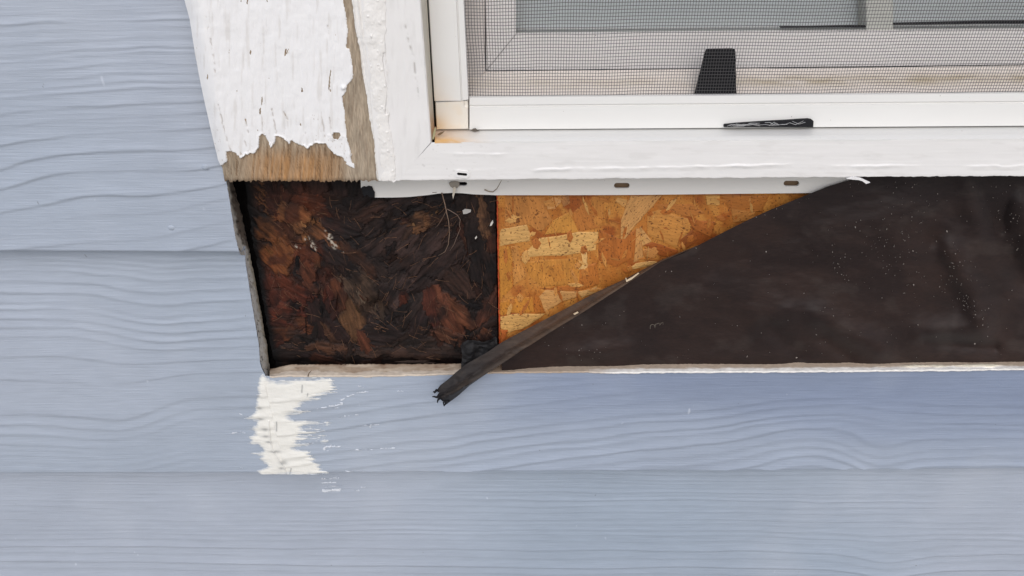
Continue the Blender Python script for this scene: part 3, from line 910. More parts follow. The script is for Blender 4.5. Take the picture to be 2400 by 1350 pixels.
wr = wrinkle(1235, 1500, lin(1235, 397, 1500, 393), 0.0007, 1.6, 114) + wrinkle(1520, 1640, lin(1500, 392, 1640, 389), 0.0006, 1.5, 116) + wrinkle(1650, 1830, lin(1650, 390, 1830, 386), 0.0008, 1.5, 118) + wrinkle(1930, 2120, lin(1930, 387, 2120, 388), 0.0006, 1.6, 120) + wrinkle(1040, 1160, lin(1040, 358, 1160, 360), 0.0005, 1.6, 122) + wrinkle(2250, 2420, lin(2250, 390, 2420, 388), 0.0004, 1.6, 124)
hh = hh + wr
P = unp(xq, yq, 0.0268); P[..., 1] -= hh
rnd = sm(0.97, 1.0, v) ** 2; P[..., 1] += 0.0012 * rnd
ext = P[-1:].copy(); ext[..., 1] = -0.0035
c = mix(WHITE, L((198, 194, 190)), 0.18 * sm(0.25, 0.6, fbm(xq / 60, yq / 12, 4, 125)) + 0.5 * sm(0.55, 0.7, fbm(xq / 8, yq / 5, 2, 126)) * sm(1250, 1000, xq))
c = np.concatenate([c, c[-1:] * 0.9], 0)
fb = grid('painted_face', np.concatenate([P, ext], 0), M['frame_paint'], win, col=c, sharp=45)
# left jamb: face, reveal
ny_, nx_ = 170, 42
y_t = -20
yq = np.concatenate([np.linspace(-1000, y_t, 10, endpoint=False), np.linspace(y_t, 423, ny_ - 10)])[:, None] * np.ones((1, nx_))
u = np.linspace(0, 1, nx_)[None, :] * np.ones((ny_, 1))
xl = lin(0, 846, 423, 888)(yq); xr = np.where(yq < 333, lin(0, 986.7, 333, 1011.8)(yq), np.interp(yq, [333, 373, 423], [1013.0, 979, 939]))
xq = xl + (xr - xl) * u
P = unp(xq, yq, 0.0266)
cr = seg_dist(xq, yq, [(950, 60), (957, 95), (968, 130), (975, 185), (984, 235)])
crk = np.exp(-(cr / 2.0) ** 2) * sm(-0.1, 0.4, fbm(xq / 6, yq / 14, 3, 130))
P[..., 1] -= 0.00015 * fbm(xq / 4, yq / 120, 3, 131) + 0.00025 * fbm(xq / 30, yq / 80, 3, 132) - 0.0004 * crk
c = mix(WHITE, L((160, 155, 150)), 0.7 * crk + 0.12 * sm(0.1, 0.6, fbm(xq / 10, yq / 60, 4, 133)))
P[:, -1, 1] += 0.0008
grid('painted_face', P, M['frame_paint'], win, col=c, sharp=45)
def reveal_col(px_, py_):
    c = np.broadcast_to(L((212, 205, 190)), px_.shape + (3,))
    c = mix(c, L((196, 140, 72)), sm(225, 330, py_) * np.clip(0.75 + 0.5 * fbm(px_ / 6, py_ / 14, 3, 135), 0, 1))
    return mix(c, L((150, 92, 40)), 0.6 * np.exp(-((py_ - 295) / 16) ** 2) * sm(-.1, .3, fbm(px_ / 4, py_ / 8, 3, 136)))
jamb('frame_jamb', [(0.0262, 986.9, 1012.0, 333), (0.0250, 987.8, 1012.6, 332), (0.012, 998.5, 1018.5, 318), (0.0118, 1000, 1019.5, 318), (0.004, 1001.5, 1021, 312)], 0, 333, M['vinyl'], win, 90, reveal_col)
# nailing strip with slots
def slot(cx, cy, w_, h_, n=6, tilt=0.0):
    pts = []
    r_ = h_ / 2
    for s, c0 in ((1, cx + w_ / 2 - r_), (-1, cx - w_ / 2 + r_)):
        for k in range(n + 1):
            a_ = -math.pi / 2 + math.pi * k / n
            pts.append((c0 + s * r_ * math.cos(a_), cy + s * r_ * math.sin(a_) + tilt * (c0 - cx)))
    return pts
fin_edge = [(846, 470 - 30), (878, 463), (920, 463), (960, 461.5), (1000, 457.5), (1030, 453.5), (1060, 452), (1085, 453), (1110, 455.5), (1163, 457.5), (1300, 457.5), (1500, 456.8), (1700, 454.5), (1890, 452.5), (2100, 450), (2440, 447), (3600, 440)]
fin = slab('nail_strip', fin_edge + [(3600, 370), (844, 385)], 0.0045, 0.0032, M['vinyl'], win,
           holes=[slot(1079, 431, 32, 9), slot(1457.5, 435, 37, 12.5), slot(1855, 430, 37, 12.5), slot(2250, 428, 37, 12.5)], col=L((230, 227, 223)))
for sx_, sy_ in ((1457.5, 435), (1855, 430), (2250, 428)):
    slab('slot_floor', slot(sx_, sy_, 46, 20), 0.0022, 0.0012, M['edge'], win, col=L((118, 98, 78)))
# weep slot with raised rim in the painted face
ws = slot(1083, 408.5, 24, 6.5, 6, 0.10); wo = slot(1083, 408.5, 36, 17, 6, 0.10)
slab('slot_rim', wo, 0.0275, 0.0262, M['frame_paint'], win, holes=[ws], col=WHITE)
slab('slot_floor', slot(1083, 408.5, 26, 8.5, 6, 0.10), 0.02705, 0.0266, M['void'], win)
# inner frame behind the screen, sill and sash
nx, ny = 200, 30
xq = np.linspace(1060, 2440, nx)[None, :] * np.ones((ny, 1)); xq[:, -1] = 4400
v = np.linspace(0, 1, ny)[:, None] * np.ones((1, nx))
y0_ = lin(1140, 167.5, 2400, 153.5)(xq); y1_ = lin(1100, 246, 2400, 234)(xq)
yq = y0_ + (y1_ - y0_) * v
P = unp(xq, yq, -0.008 + 0.012 * v)
dirt = np.exp(-((v - 0.38) / 0.16) ** 2) * (0.35 + 0.65 * sm(1650, 1850, xq)) * np.clip(0.6 + 0.7 * fbm(xq / 60, yq / 12, 4, 140), 0, 1)
c = mix(L((240, 230, 222)), L((182, 164, 128)), dirt * 0.85)
grid('inner_sill', P, M['vinyl'], win, col=c)
slab('inner_jamb', [(1062, -900), (1130, -900), (1136.5, 167), (1062, 246)], -0.006, -0.022, M['vinyl'], win, col=L((240, 231, 226)))
sash = empty('sash', unp(1500, 160, -0.01) - base_of(win))
sash.parent = win
SC = L((246, 241, 239))
slab('sash_stile', [(1130.5, -900), (1204, -900), (1209, 79.5), (1140, 164)], -0.0095, -0.03, M['vinyl'], sash, col=SC)
slab('sash_rail', [(1141, 164.7), (1210, 80.3), (2400, 69.5), (4400, 51), (4400, 130), (2400, 151)], -0.0095, -0.03, M['vinyl'], sash, col=SC)
slab('glazing_bead', [(1205, 79.0), (1205, 72.5), (2400, 62), (4400, 44), (4400, 51.5), (2400, 69)], -0.0135, -0.0165, M['vinyl'], sash, col=L((150, 155, 152)))
slab('muntin', [(2028, -900), (2095, -900), (2093, 70), (2031, 70)], -0.0115, -0.0225, M['vinyl'], sash, col=L((205, 205, 198)))
slab('glazing_seal', [(1830, 64), (2030, 61), (2030, 63.6), (1830, 65)], -0.0120, -0.0150, M['black'], sash)
slab('glazing_seal', [(2094, 55.5), (2400, 49), (3000, 42), (3000, 47), (2400, 55), (2094, 59.5)], -0.0120, -0.0150, M['black'], sash)
slab('pane', [(1200, -900), (2027, -900), (2030.5, 80), (1206, 80)], -0.0170, -0.0200, M['glass'], sash)
slab('pane', [(2096, -900), (4400, -900), (4400, 58), (2094, 74)], -0.0170, -0.0200, M['glass'], sash)
# head, right jamb (outside the picture)
zs_ = unp(1500, 300, 0.02)[2]
wbox('frame_head', float(unp(880, 0, .02)[0]), XR, -0.0268, 0.03, ZT - 0.002, ZT + 0.045, M['frame_paint'], win, WHITE)
wbox('frame_jamb', XR + 0.0005, XR + 0.045, -0.0268, 0.03, z_open, ZT + 0.045, M['frame_paint'], win, WHITE)
# blind behind the glass
bl = wbox('window_blind', float(unp(1100, 0, -.04)[0]), XR, 0.0240, 0.0255, zs_ - 0.02, ZT, M['blind'], None)
tag(bl, 'plain pale grey-green blind hanging behind the window panes', 'blind')

# ------------------------------------------------------------------ insect screen
scr = empty('insect_screen', unp(1500, 300, 0.01), 'dark woven insect screen in a slim off-white frame with black pull tab', 'screen')
rail('screen_rail', [(0.0070, 224.5, 214.6), (0.0110, 227.5, 217.5), (0.0118, 229, 218.7), (0.0118, 246, 236.5), (0.0110, 248, 238.5), (0.0110, 250, 240.5), (0.0122, 252, 242.5), (0.0122, 303.5, 294.5), (0.0080, 304.5, 295.2)],
     1100.5, 2400, M['vinyl'], scr, 80)
def rail_col(px_, py_):
    c = np.broadcast_to(VINYL, px_.shape + (3,))
    return mix(c, L((228, 206, 176)), 0.5 * sm(150, 240, py_) * sm(1060, 1015, px_))
jamb('screen_stile', [(0.006, 1003, 1017.5), (0.0120, 1004.5, 1018.2), (0.0124, 1006, 1019.5), (0.0124, 1068.5, 1080, 236.2), (0.0113, 1070.2, 1081.5, 236), (0.0113, 1072, 1083, 235.5), (0.0120, 1073.5, 1084.5, 235), (0.0120, 1086, 1097.2, 233.5), (0.0110, 1087.8, 1098.8, 233), (0.0065, 1088.6, 1099.4, 233)], 0, 236.5, M['vinyl'], scr, 50, rail_col)
def cc_col(pxy):
    return None
n = 26
xq = np.linspace(0, 1, n)[None, :] * np.ones((n, 1)); v = np.linspace(0, 1, n)[:, None] * np.ones((1, n))
xa = 1018.2 + v * 3.2 + xq * (81 - v * 2.2); ya = 238.2 - 4.0 * xq + v * (67.2 + 3 * xq)
P = unp(xa, ya, 0.0121)
P[..., 1] += 0.0010 * ((xq > 0.86) & (v < 0.22))
for e_ in (xq == 0, xq == 1, v == 0, v == 1):
    P[..., 1] = np.where(e_, P[..., 1] + 0.003, P[..., 1])
c = mix(L((230, 224, 213)), L((226, 196, 152)), 0.8 * np.exp(-((xa - 1024) / 26) ** 2 - ((ya - 300) / 26) ** 2) + 0.15 * sm(0, .5, fbm(xa / 20, ya / 20, 3, 150)))
grid('corner_piece', P, M['vinyl'], scr, col=c, sharp=35)
# woven wires
XA, ZA = float(unp(1094, 220, .008)[0]), float(unp(1500, 223, .008)[2]) - 0.001
XB, ZB = XR - 0.02, CAM[2] + 0.22
step = 0.00141
def wires(vertical):
    if vertical:
        pos = np.arange(float(unp(1086, 0, .008)[0]), XB, step); ln = np.linspace(ZA, ZB, 46)
        W_, T = np.meshgrid(pos, ln, indexing='ij')
        X_ = W_ + 0.00045 * fbm(W_ * 30, T * 30, 2, 160) + 0.0011 * np.exp(-(W_ - XA) / 0.02) * fbm(W_ * 8, T * 40, 2, 162); Z_ = T
    else:
        pos = np.arange(ZA, ZB, 0.00165); ln = np.concatenate([np.linspace(XA - 0.002, 0.36, 70, endpoint=False), np.linspace(0.36, XB, 12)])
        W_, T = np.meshgrid(pos, ln, indexing='ij')
        X_ = T; Z_ = W_ + 0.0007 * fbm(T * 26, W_ * 25, 2, 161) + 0.0014 * np.exp(-np.abs(T - XA) / 0.03) * fbm(T * 50, W_ * 30, 2, 163)
    Y_ = -0.0085 + 0.0008 * fbm(X_ * 10, Z_ * 10, 2, 164) + (0.00006 if vertical else -0.00006)
    r_ = 0.000130 if vertical else 0.000125
    C_ = np.stack([X_, Y_, Z_], -1)
    k = 4
    V = []
    for j in range(k):
        a_ = 2 * math.pi * j / k + .4
        off = np.array([math.cos(a_), math.sin(a_), 0]) if vertical else np.array([0, math.sin(a_), math.cos(a_)])
        V.append(C_ + r_ * off)
    V = np.stack(V, 2)                       # (wire, pt, side, 3)
    nw, npt = V.shape[:2]
    idx = np.arange(nw * npt * k).reshape(nw, npt, k)
    nx_ = np.roll(idx, -1, 2)
    Fq = np.stack([idx[:, :-1], nx_[:, :-1], nx_[:, 1:], idx[:, 1:]], -1).reshape(-1, 4)
    return V.reshape(-1, 3), Fq
V1, F1 = wires(True); V2, F2 = wires(False)
wm = mesh_np('wire_mesh', np.vstack([V1, V2]), np.vstack([F1, F2 + len(V1)]), M['wire'], scr, None, True)
wm['kind'] = 'stuff'
slab('pull_tab', [(1652, 124), (1655, 116.5), (1660, 114.5), (1717, 113.5), (1722.5, 116), (1724, 122), (1726, 235), (1624, 235)], 0.0060, 0.0052, M['black'], scr)
tabp = [(1697, 298), (1698, 292.5), (1725, 289.5), (1760, 287), (1800, 284.5), (1840, 282.5), (1875, 280), (1895, 279), (1903, 280.5), (1907, 284), (1906, 298)]
slab('tab_end', tabp, 0.0140, 0.0124, M['black'], scr)
for k in range(14):
    x0_ = random.uniform(1700, 1880); l_n = random.uniform(15, 60)
    yy = lambda x_: np.interp(x_, [1697, 1906], [296, 287])
    pts = [unp(x0_ + t * l_n, min(yy(x0_ + t * l_n) + random.uniform(-5, 4), 296), 0.0142 + random.uniform(0, .0006)) for t in (0, .3, .6, 1) if x0_ + t * l_n < 1905]
    if len(pts) > 1:
        fz = tube('loose_thread', pts, 0.00013, M['straw'], scr, 4)
        fz.color = (0.42, 0.42, 0.42, 1)

# ------------------------------------------------------------------ trim board
trim = empty('trim_board', unp(700, 420, 0.02), 'white wooden trim board with peeling paint and a bare rotten lower end', 'trim board')
ny, nx = 260, 210
yq = np.concatenate([np.linspace(-1500, -20, 10, endpoint=False), np.linspace(-20, 424, ny - 10)])[:, None] * np.ones((1, nx))
u = np.linspace(0, 1, nx)[None, :] * np.ones((ny, 1))
tl = ramp([-1500, 0, 46, 117, 178, 228, 284, 338, 373, 391, 410, 424], [95, 434, 446, 457, 468, 478.5, 491, 503.5, 512, 520, 524, 527])
tl_ = tl(yq) + 0.8 * fbm(yq / 10, 0 * yq, 3, 170)
tr_x = lin(0, 862, 424, 898)(yq)
xq = tl_ + (tr_x - tl_) * u
yj = yq + sm(400, 424, yq) * 4.5 * fbm(xq / 4, 0 * xq, 3, 171)
TD = 0.0235
def board_h(x_, y_, uu):
    ed = np.clip(1 - (x_ - tl(y_)) / 34.0, 0, 1)
    return -0.0055 * ed ** 1.8
hb = board_h(xq, yq, u)
fibr = fbm(xq / 4.0 + yq * 0.03, yq / 120, 4, 172)
P = unp(xq, yj, TD + hb); P[..., 1] -= 0.0003 * fibr + 0.0004 * fbm(xq / 11 + yq / 60, yq / 40, 3, 174)
end1 = P[-1:].copy(); end1[..., 1] += 0.004; end2 = P[-1:].copy(); end2[..., 1] = -0.004
lft = P[:, :1].copy(); lft[..., 1] = -0.006
org = np.exp(-((xq - 690) / 105) ** 4) * sm(330, 385, yq)
c = mix(L((164, 148, 128)), L((146, 130, 110)), sm(-.3, .4, fibr))
c = mix(c, L((172, 130, 88)), org * np.clip(0.75 + 0.5 * fibr, 0, 1))
c = mix(c, L((110, 84, 60)), 0.75 * sm(0.15, 0.5, fbm(xq / 3, yq / 50, 3, 173)))
c = mix(c, L((172, 158, 140)), sm(790, 830, xq) * 0.55)
c = mix(c, L((92, 74, 58)), 0.6 * sm(414, 424, yq))
allP = np.concatenate([P, end1, end2], 0); allC = np.concatenate([c, c[-1:] * .6, c[-1:] * .5], 0)
allP = np.concatenate([np.concatenate([lft, lft[-1:], lft[-1:]], 0), allP], 1); allC = np.concatenate([allC[:, :1], allC], 1)
grid('wood_board', allP, M['wood'], trim, col=allC, sharp=50)
# coat of paint, lifted at its torn edge
t1 = [(95, 0), (130, 130), (160, 330), (190, 500), (220, 640), (255, 800), (290, 950), (310, 1050), (345, 1100), (380, 1070), (370, 1000), (420, 1010), (460, 1045), (500, 1020), (560, 1010), (590, 980), (590, 900), (605, 885), (620, 895), (660, 975), (690, 950), (695, 900), (740, 910), (770, 940), (780, 960), (800, 930), (850, 960), (910, 980), (950, 950), (1020, 950), (1060, 1000), (1100, 1030), (1140, 1050), (1150, 1090), (1215, 1115), (1222, 1090), (1195, 1060), (1190, 1000), (1165, 900), (1155, 750), (1135, 640), (1165, 600), (1165, 565), (1210, 515), (1200, 400), (1185, 320), (1163, 312), (1168, 255), (1175, 200), (1150, 40), (1140, 0)]
coat = [(400 + a / 2.8125, b / 2.8125) for a, b in t1]
coat[0] = (432, 0); coat = [(360, -320)] + coat + [(802, -20), (780, -320)]
coat = [((x_ - 6, y_) if 0 < i_ < 10 else (x_, y_)) for i_, (x_, y_) in enumerate(coat)]
xs_ = np.linspace(0, 1, 240); ys_ = np.concatenate([np.linspace(-320, -10, 8, endpoint=False), np.linspace(-10, 402, 260)])
yq = ys_[:, None] * np.ones((1, 240)); xq = tl(yq) - 0.6 + xs_[None, :] * (846 - tl(yq))
s_ = sdf(xq, yq, coat)
low = sm(250, 390, yq)
s_ = s_ + 3.0 * fbm(xq / 7, yq / 18, 3, 180) * low + 1.2 * fbm(xq / 10, yq / 10, 3, 181) + 1.3 * low * fbm(xq / 2.6, yq / 6, 2, 189)
hole = np.minimum(np.hypot((xq - 788) / 1.6, yq - 318) - 5 - 4 * fbm(xq / 4, yq / 4, 2, 182), 99)
s_ = np.minimum(s_, hole)
cracks = np.zeros_like(xq)
for pts in [[(512, 245), (537, 345)], [(537, 345), (548, 362)], [(612, 262), (617, 315)], [(637, 255), (648, 312)], [(666, 262), (676, 285)], [(753, 262), (762, 320)], [(570, 318), (583, 358)], [(483, 40), (498, 110)], [(498, 110), (506, 170)], [(575, 280), (582, 310)], [(700, 285), (716, 312)], [(772, 275), (775, 300)], [(768, 60), (771, 78)]]:
    cracks = np.maximum(cracks, np.exp(-(seg_dist(xq + 1.5 * fbm(xq / 5, yq / 9, 2, 184), yq, pts) / 1.7) ** 2) * sm(-.35, .2, fbm(xq / 5, yq / 12, 2, 183)))
lump = 0.00016 * fbm(xq / 9, yq / 60, 4, 185) + 0.00022 * fbm(xq / 24, yq / 30, 3, 186)
th = 0.0004 + 0.0009 * sm(8, 2, s_) * low * sm(-.2, .4, fbm(xq / 18, yq / 18, 2, 179))
hgt = board_h(xq, yq, 0) + np.where(s_ > 1.5, th, 0.0) + lump - 0.0003 * cracks
hgt = np.where(s_ <= 1.5, board_h(xq, yq, 0) - 0.0012, hgt)
hgt = hgt + 0.0013 * np.exp(-(np.hypot(xq - 806, yq - 205) / 5) ** 2)
bh_ = board_h(xq, yq, 0)
P = unp(xq, yq, TD + bh_); P[..., 1] -= hgt - bh_
c = mix(L((237, 236, 236)), L((165, 156, 146)), 0.65 * cracks)
c = mix(c, L((205, 200, 194)), 0.4 * sm(0.2, 0.6, fbm(xq / 8, yq / 70, 4, 187)) + 0.5 * sm(5, 1.5, s_) * low)
c = mix(c, L((160, 142, 120)), 0.7 * sm(0.5, 0.66, fbm(xq / 3, yq / 8, 3, 188)) * sm(200, 380, yq) * sm(40, 5, s_))
grid('paint_coat', P, M['white_paint'], trim, mask=s_ > -1.2, col=c)

# ------------------------------------------------------------------ caulk bead between board and window
ny, nx = 300, 70
yq = np.concatenate([np.linspace(-700, -15, 10, endpoint=False), np.linspace(-15, 430, ny - 10)])[:, None] * np.ones((1, nx))
u = np.linspace(0, 1, nx)[None, :] * np.ones((ny, 1))
cl = ramp([-700, 0, 71, 114, 142, 178, 231, 284, 331, 373, 423, 431], [740, 822, 832, 841, 845, 850, 859, 866, 876, 878, 882, 884])
cr_ = ramp([-700, 0, 125, 200, 285, 355, 420, 431], [840, 910, 906, 912, 914, 926, 930, 929])
xl = cl(yq) + 1.6 * fbm(yq / 9, 0 * yq, 3, 190); xr = cr_(yq) + 3 * fbm(yq / 14, 0 * yq + 5, 3, 191)
xq = xl + (xr - xl) * u
ybot = yq - sm(415, 431, yq) * (6 + 7 * fbm(xq / 7, 0 * xq, 3, 199))
prof = np.sin(np.pi * np.clip(u, 0, 1)) ** 0.6
lum = 0.0004 * fbm(xq / 16, yq / 22, 4, 192) + 0.0005 * sm(0.35, 0.8, fbm(xq / 8, yq / 9, 3, 193)) * sm(0.25, 0.6, u)
stre = sm(0.45, 0.1, u) * 0.0006 * fbm(xq / 3.2 - yq * .035, yq / 140, 3, 194)
ck = seg_dist(xq + 2 * fbm(xq / 6, yq / 8, 2, 196), yq, [(909, -10), (912, 60), (906, 85), (908, 115)])
ck = np.minimum(ck, seg_dist(xq + 2 * fbm(xq / 6, yq / 8, 2, 196), yq, [(901, 125), (903, 160), (912, 205), (906, 262)]))
ck = np.minimum(ck, seg_dist(xq, yq, [(912, 205), (920, 216)]))
crk = np.exp(-(ck / 2.0) ** 2)
dd = TD + 0.0014 + (0.0013) * prof + (0.0266 - TD - 0.0014) * u + lum * prof + stre - 0.0014 * crk - 0.004 * (u < 0.02) - 0.0012 * (u > 0.985)
P = unp(xq, ybot, 0.025); P[..., 1] = -dd
end = P[-1:].copy(); end[..., 1] = -0.012
c = mix(L((235, 232, 228)), L((120, 112, 104)), 0.95 * crk)
c = mix(c, L((190, 180, 165)), 0.4 * sm(0.2, 0.55, fbm(xq / 3.2 - yq * .035, yq / 140, 3, 194)) * sm(0.4, 0.1, u))
bead = grid('caulk_bead', np.concatenate([P, end], 0), M['caulk'], None, col=np.concatenate([c, c[-1:]], 0))
tag(bead, 'lumpy cracked cream caulk bead between trim board and window frame', 'caulk')

# ------------------------------------------------------------------ black building paper
pap = empty('building_paper', unp(1900, 850, 0.002), 'black-brown building paper sheet with dusty wrinkles and a torn corner folded over', 'building paper')
fold = [(2090, 395), (2000, 419), (1940, 437), (1880, 461), (1800, 494), (1750, 517), (1700, 542), (1650, 568), (1600, 594), (1550, 612), (1476, 660), (1425.6, 692.6), (1357, 737), (1298, 772.6), (1243, 808), (1201.7, 835), (1176.7, 850), (1150, 872)]
fx = np.array([p[0] for p in fold])[::-1]; fy = np.array([p[1] for p in fold])[::-1]
n_y, n_x = 230, 430
vb = np.linspace(0, 1, n_y)[:, None]
xs_ = np.concatenate([np.linspace(1176, 2440, n_x - 20, endpoint=False), np.linspace(2440, 4400, 20)])[None, :]
ytop = np.where(xs_ < 2090, np.interp(xs_, fx, fy), 395 - (xs_ - 2090) * 0.006)
ybot = 884 - (xs_ - 1200) * 0.008
yq = ytop + vb * (ybot - ytop); xq = xs_ + 0 * yq
def ridge(x0, y0, x1, y1, wd, amp):
    return amp * np.exp(-(seg_dist(xq, yq, [(x0, y0), (x1, y1)]) / wd) ** 2)
hh = 0.0022 * fbm(xq / 150, yq / 90, 3, 200) + 0.0006 * fbm(xq / 50, yq / 30, 3, 201)
for r_ in [(1780, 735, 1850, 730, 26, .0018), (1920, 745, 2060, 815, 26, .0028), (1800, 760, 1870, 830, 20, -.0016), (1930, 790, 1990, 835, 16, -.0012), (2230, 600, 2300, 740, 34, .0030), (2180, 560, 2250, 700, 24, -.0012),
           (2160, 780, 2300, 775, 26, .0024), (2170, 800, 2330, 812, 12, -.0016), (2150, 430, 2110, 560, 40, .0020), (2325, 415, 2340, 530, 20, -.0028), (2270, 420, 2300, 560, 28, .0016), (2360, 580, 2400, 660, 26, -.0022), (2400, 480, 2440, 600, 30, .0024),
           (1960, 560, 2060, 520, 40, .0014), (1660, 700, 1760, 690, 40, .0010), (1330, 830, 1470, 815, 16, .0012)]:
    hh = hh + 2.1 * ridge(*r_[:4], r_[4] * 1.2, r_[5])
nearfold = np.exp(-(np.clip(yq - ytop, 0, None) / 45.0) ** 2) * sm(2060, 1700, xq)
tuck = sm(0.93, 1.0, vb)
dd = (0.0055 + 0.0035 * nearfold + hh) * (1 - tuck) + 0.0011 * tuck
dd = dd + 0.002 * sm(440, 400, yq) * sm(1900, 2000, xq) * 0
dd = np.clip(dd, 0.0011, 0.0175)
fl_ = 0.0056 * sm(530, 450, yq) * sm(1600, 1750, xq)
dd = 0.5 * (dd + fl_ + np.sqrt((dd - fl_) ** 2 + 0.0008 ** 2))
P = unp(xq, yq, dd)
c = mix(L((34, 22, 20)), L((43, 29, 25)), sm(-.4, .5, fbm(xq / 90, yq / 60, 4, 202)))
c = mix(c, L((31, 23, 24)), sm(560, 430, yq) * 0.7)
c = mix(c, L((70, 62, 58)), sm(0.2, 0.6, fbm(xq / 60, yq / 45, 4, 203)) * 0.22)
grid('paper_sheet', P, M['felt'], pap, col=c)
# rolled-over strip running down to the torn tip: rows = top edge, face, fold, underside
st_top = [(1640, 573), (1550, 609), (1464, 654), (1399, 684), (1328, 722), (1254, 761), (1194, 792), (1171.7, 805), (1143, 825), (1093, 853), (1068, 873), (1051.7, 888), (1031.7, 903), (1021.7, 917)]
st_bot = [(1640, 574.5), (1550, 613), (1476, 661), (1425.6, 693.5), (1357, 738), (1298, 773.5), (1243, 809), (1220, 822), (1201.7, 836), (1143, 874), (1106.7, 896), (1085, 908), (1060, 922), (1033, 932)]
d_top = [.0082, .009, .009, .0085, .008, .008, .0095, .011, .0125, .016, .019, .0205, .022, .0225]
d_bot = [.0086, .0105, .012, .0125, .013, .0135, .0145, .0155, .017, .021, .0235, .0245, .0255, .026]
T = np.linspace(0, len(st_top) - 1, 90); K = np.arange(len(st_top))
itp = lambda a: np.interp(T, K, a)
tx, ty, bx, by = itp([p[0] for p in st_top]), itp([p[1] for p in st_top]), itp([p[0] for p in st_bot]), itp([p[1] for p in st_bot])
dt, db = itp(d_top), itp(d_bot)
rows = []
NS = 16
for k in range(NS):
    s = k / (NS - 1)
    bulge = 0.0005 * math.sin(math.pi * s) * np.clip(itp(K) / 4, 0, 1)
    wv = (0.0005 * fbm(T * 1.3, np.full_like(T, s * 1.5), 3, 210) + 0.0004 * fbm(T * 3.1, np.full_like(T, s * 5), 3, 214) + 0.0008 * math.exp(-((s - 0.66) / 0.08) ** 2)) * np.clip(T / 5, 0, 1)
    rows.append(unp(tx + (bx - tx) * s, ty + (by - ty) * s, dt + (db - dt) * s + bulge + wv))
# underside returns behind the face, showing dark below it near the tip
und = np.clip((T - 8.8) / 3.5, 0, 1)
low_x = [0] * 9 + [1143, 1101, 1090, 1072, 1050]; low_y = [0] * 9 + [874.5, 903, 913, 929, 945]
for s in (0.35, 0.7, 1.0):
    lx = np.where(T > 9, itp(low_x), bx - 2); ly = np.where(T > 9, itp(low_y), by + 1)
    q = unp(bx + (lx - bx) * s, by + (ly - by) * s, np.maximum(db - 0.0045 * s - 0.002 * s * und, 0.006))
    rows.append(q)
q = unp(tx + 4, ty + 8, np.maximum(dt - 0.006, 0.0062)); rows.append(q)
P = np.stack(rows, 0)
nr = P.shape[0]
tj = np.linspace(0, 1, 90)[None, :]
# torn tip: pull the last stations back by a jagged amount per row
jag = fbm(np.arange(nr) * 0.9, np.zeros(nr), 2, 211)
for i in range(nr):
    P[i, -6:] += (P[i, -7] - P[i, -6]) * np.linspace(0, 1, 6)[:, None] * (1.3 * jag[i] + 0.2) * 3.5
ss = np.linspace(0, 1, nr)[:, None]
xx, yy2 = proj(P)
c = mix(L((70, 50, 36)), L((36, 30, 28)), sm(1330, 1100, xx))
c = mix(c, L((92, 78, 64)), 0.16 * sm(0.1, 0.5, fbm(xx / 40 - yy2 / 40, xx / 14 + yy2 / 10, 4, 212)) + 0.22 * np.exp(-((ss - 0.72) / 0.04) ** 2))
c = mix(c, L((48, 38, 32)), 0.6 * sm(0.1, 0.5, fbm(xx / 30, yy2 / 20, 3, 213)))
c = mix(c, L((30, 26, 27)), sm(1120, 1030, xx) * 0.7)
c = np.where((np.arange(nr) >= NS)[:, None, None], L((26, 23, 26)), c)
grid('folded_strip', P, M['felt'], pap, col=c, sharp=60)
# jagged threads of the torn tip
for pts in [[(1024, 914), (1018, 920), (1016, 917), (1015, 919)], [(1032, 931), (1024, 931.5), (1017, 929.5), (1013, 930)], [(1032, 932), (1026, 938), (1025, 944)], [(1052, 939), (1044, 946), (1041, 951), (1039, 944), (1038, 943)]]:
    W = [unp(a, b, 0.0235) for a, b in pts]
    tube('torn_thread', W, np.linspace(.0010, .0003, len(W)), M['black'], pap, 5)
# crumpled torn piece behind the strip
scp = empty('torn_paper_scrap', unp(1115, 845, 0.0), 'crumpled black paper scrap behind the folded strip above the ledge', 'scrap')
ny, nx = 26, 30
u = np.linspace(0, 1, nx)[None, :] * np.ones((ny, 1)); v = np.linspace(0, 1, ny)[:, None] * np.ones((1, nx))
xq = 1082 + u * 84 + 5 * fbm(v * 5, u * 2, 3, 220); yq = 800 + v * 64 - 6 * u + 5 * fbm(u * 5, v * 2, 3, 221)
P = unp(xq, yq, 0.004 + 0.004 * v); P[..., 1] -= 0.003 * fbm(u * 4, v * 4, 4, 222)
grid('paper_scrap', P, M['felt'], scp, col=L((20, 18, 20)))
s2 = slab('torn_paper_scrap', [(847, 440), (853, 437.5), (858, 439), (863, 436.5), (872, 438), (874, 445), (878, 452), (878, 463), (866, 462), (860, 456), (855, 461), (850, 455)], 0.0056, 0.0048, M['black'], None, centre=True)
tag(s2, 'small jagged black paper scrap at the left end of the nailing strip', 'scrap')

# ------------------------------------------------------------------ dust and chips on the paper
def dpaper(x_, y_):
    return 0.0095
V, Fq = [], []
R = random.Random(33)
def fleck(x_, y_, s_):
    k = len(V); a_ = R.uniform(0, 3.14); e = R.uniform(.25, .8)
    j = int(np.clip(np.searchsorted(xs_[0], x_), 0, n_x - 1)); yt_ = ytop[0, j]; i = int(np.clip((y_ - yt_) / (ybot[0, j] - yt_) * (n_y - 1), 0, n_y - 1))
    if y_ < yt_ + 2: return
    d_ = dd_paper[i, j] + 0.0004
    for t in range(4):
        q = a_ + t * math.pi / 2
        l1 = s_ * (1 if t % 2 == 0 else e)
        V.append(unp(x_ + math.cos(q) * l1, y_ + math.sin(q) * l1, d_ + R.uniform(-.0002, .0002)))
    V.append(unp(x_, y_, d_ + 0.0004))
    Fq.extend([(k, k + 1, k + 4), (k + 1, k + 2, k + 4), (k + 2, k + 3, k + 4), (k + 3, k, k + 4)])
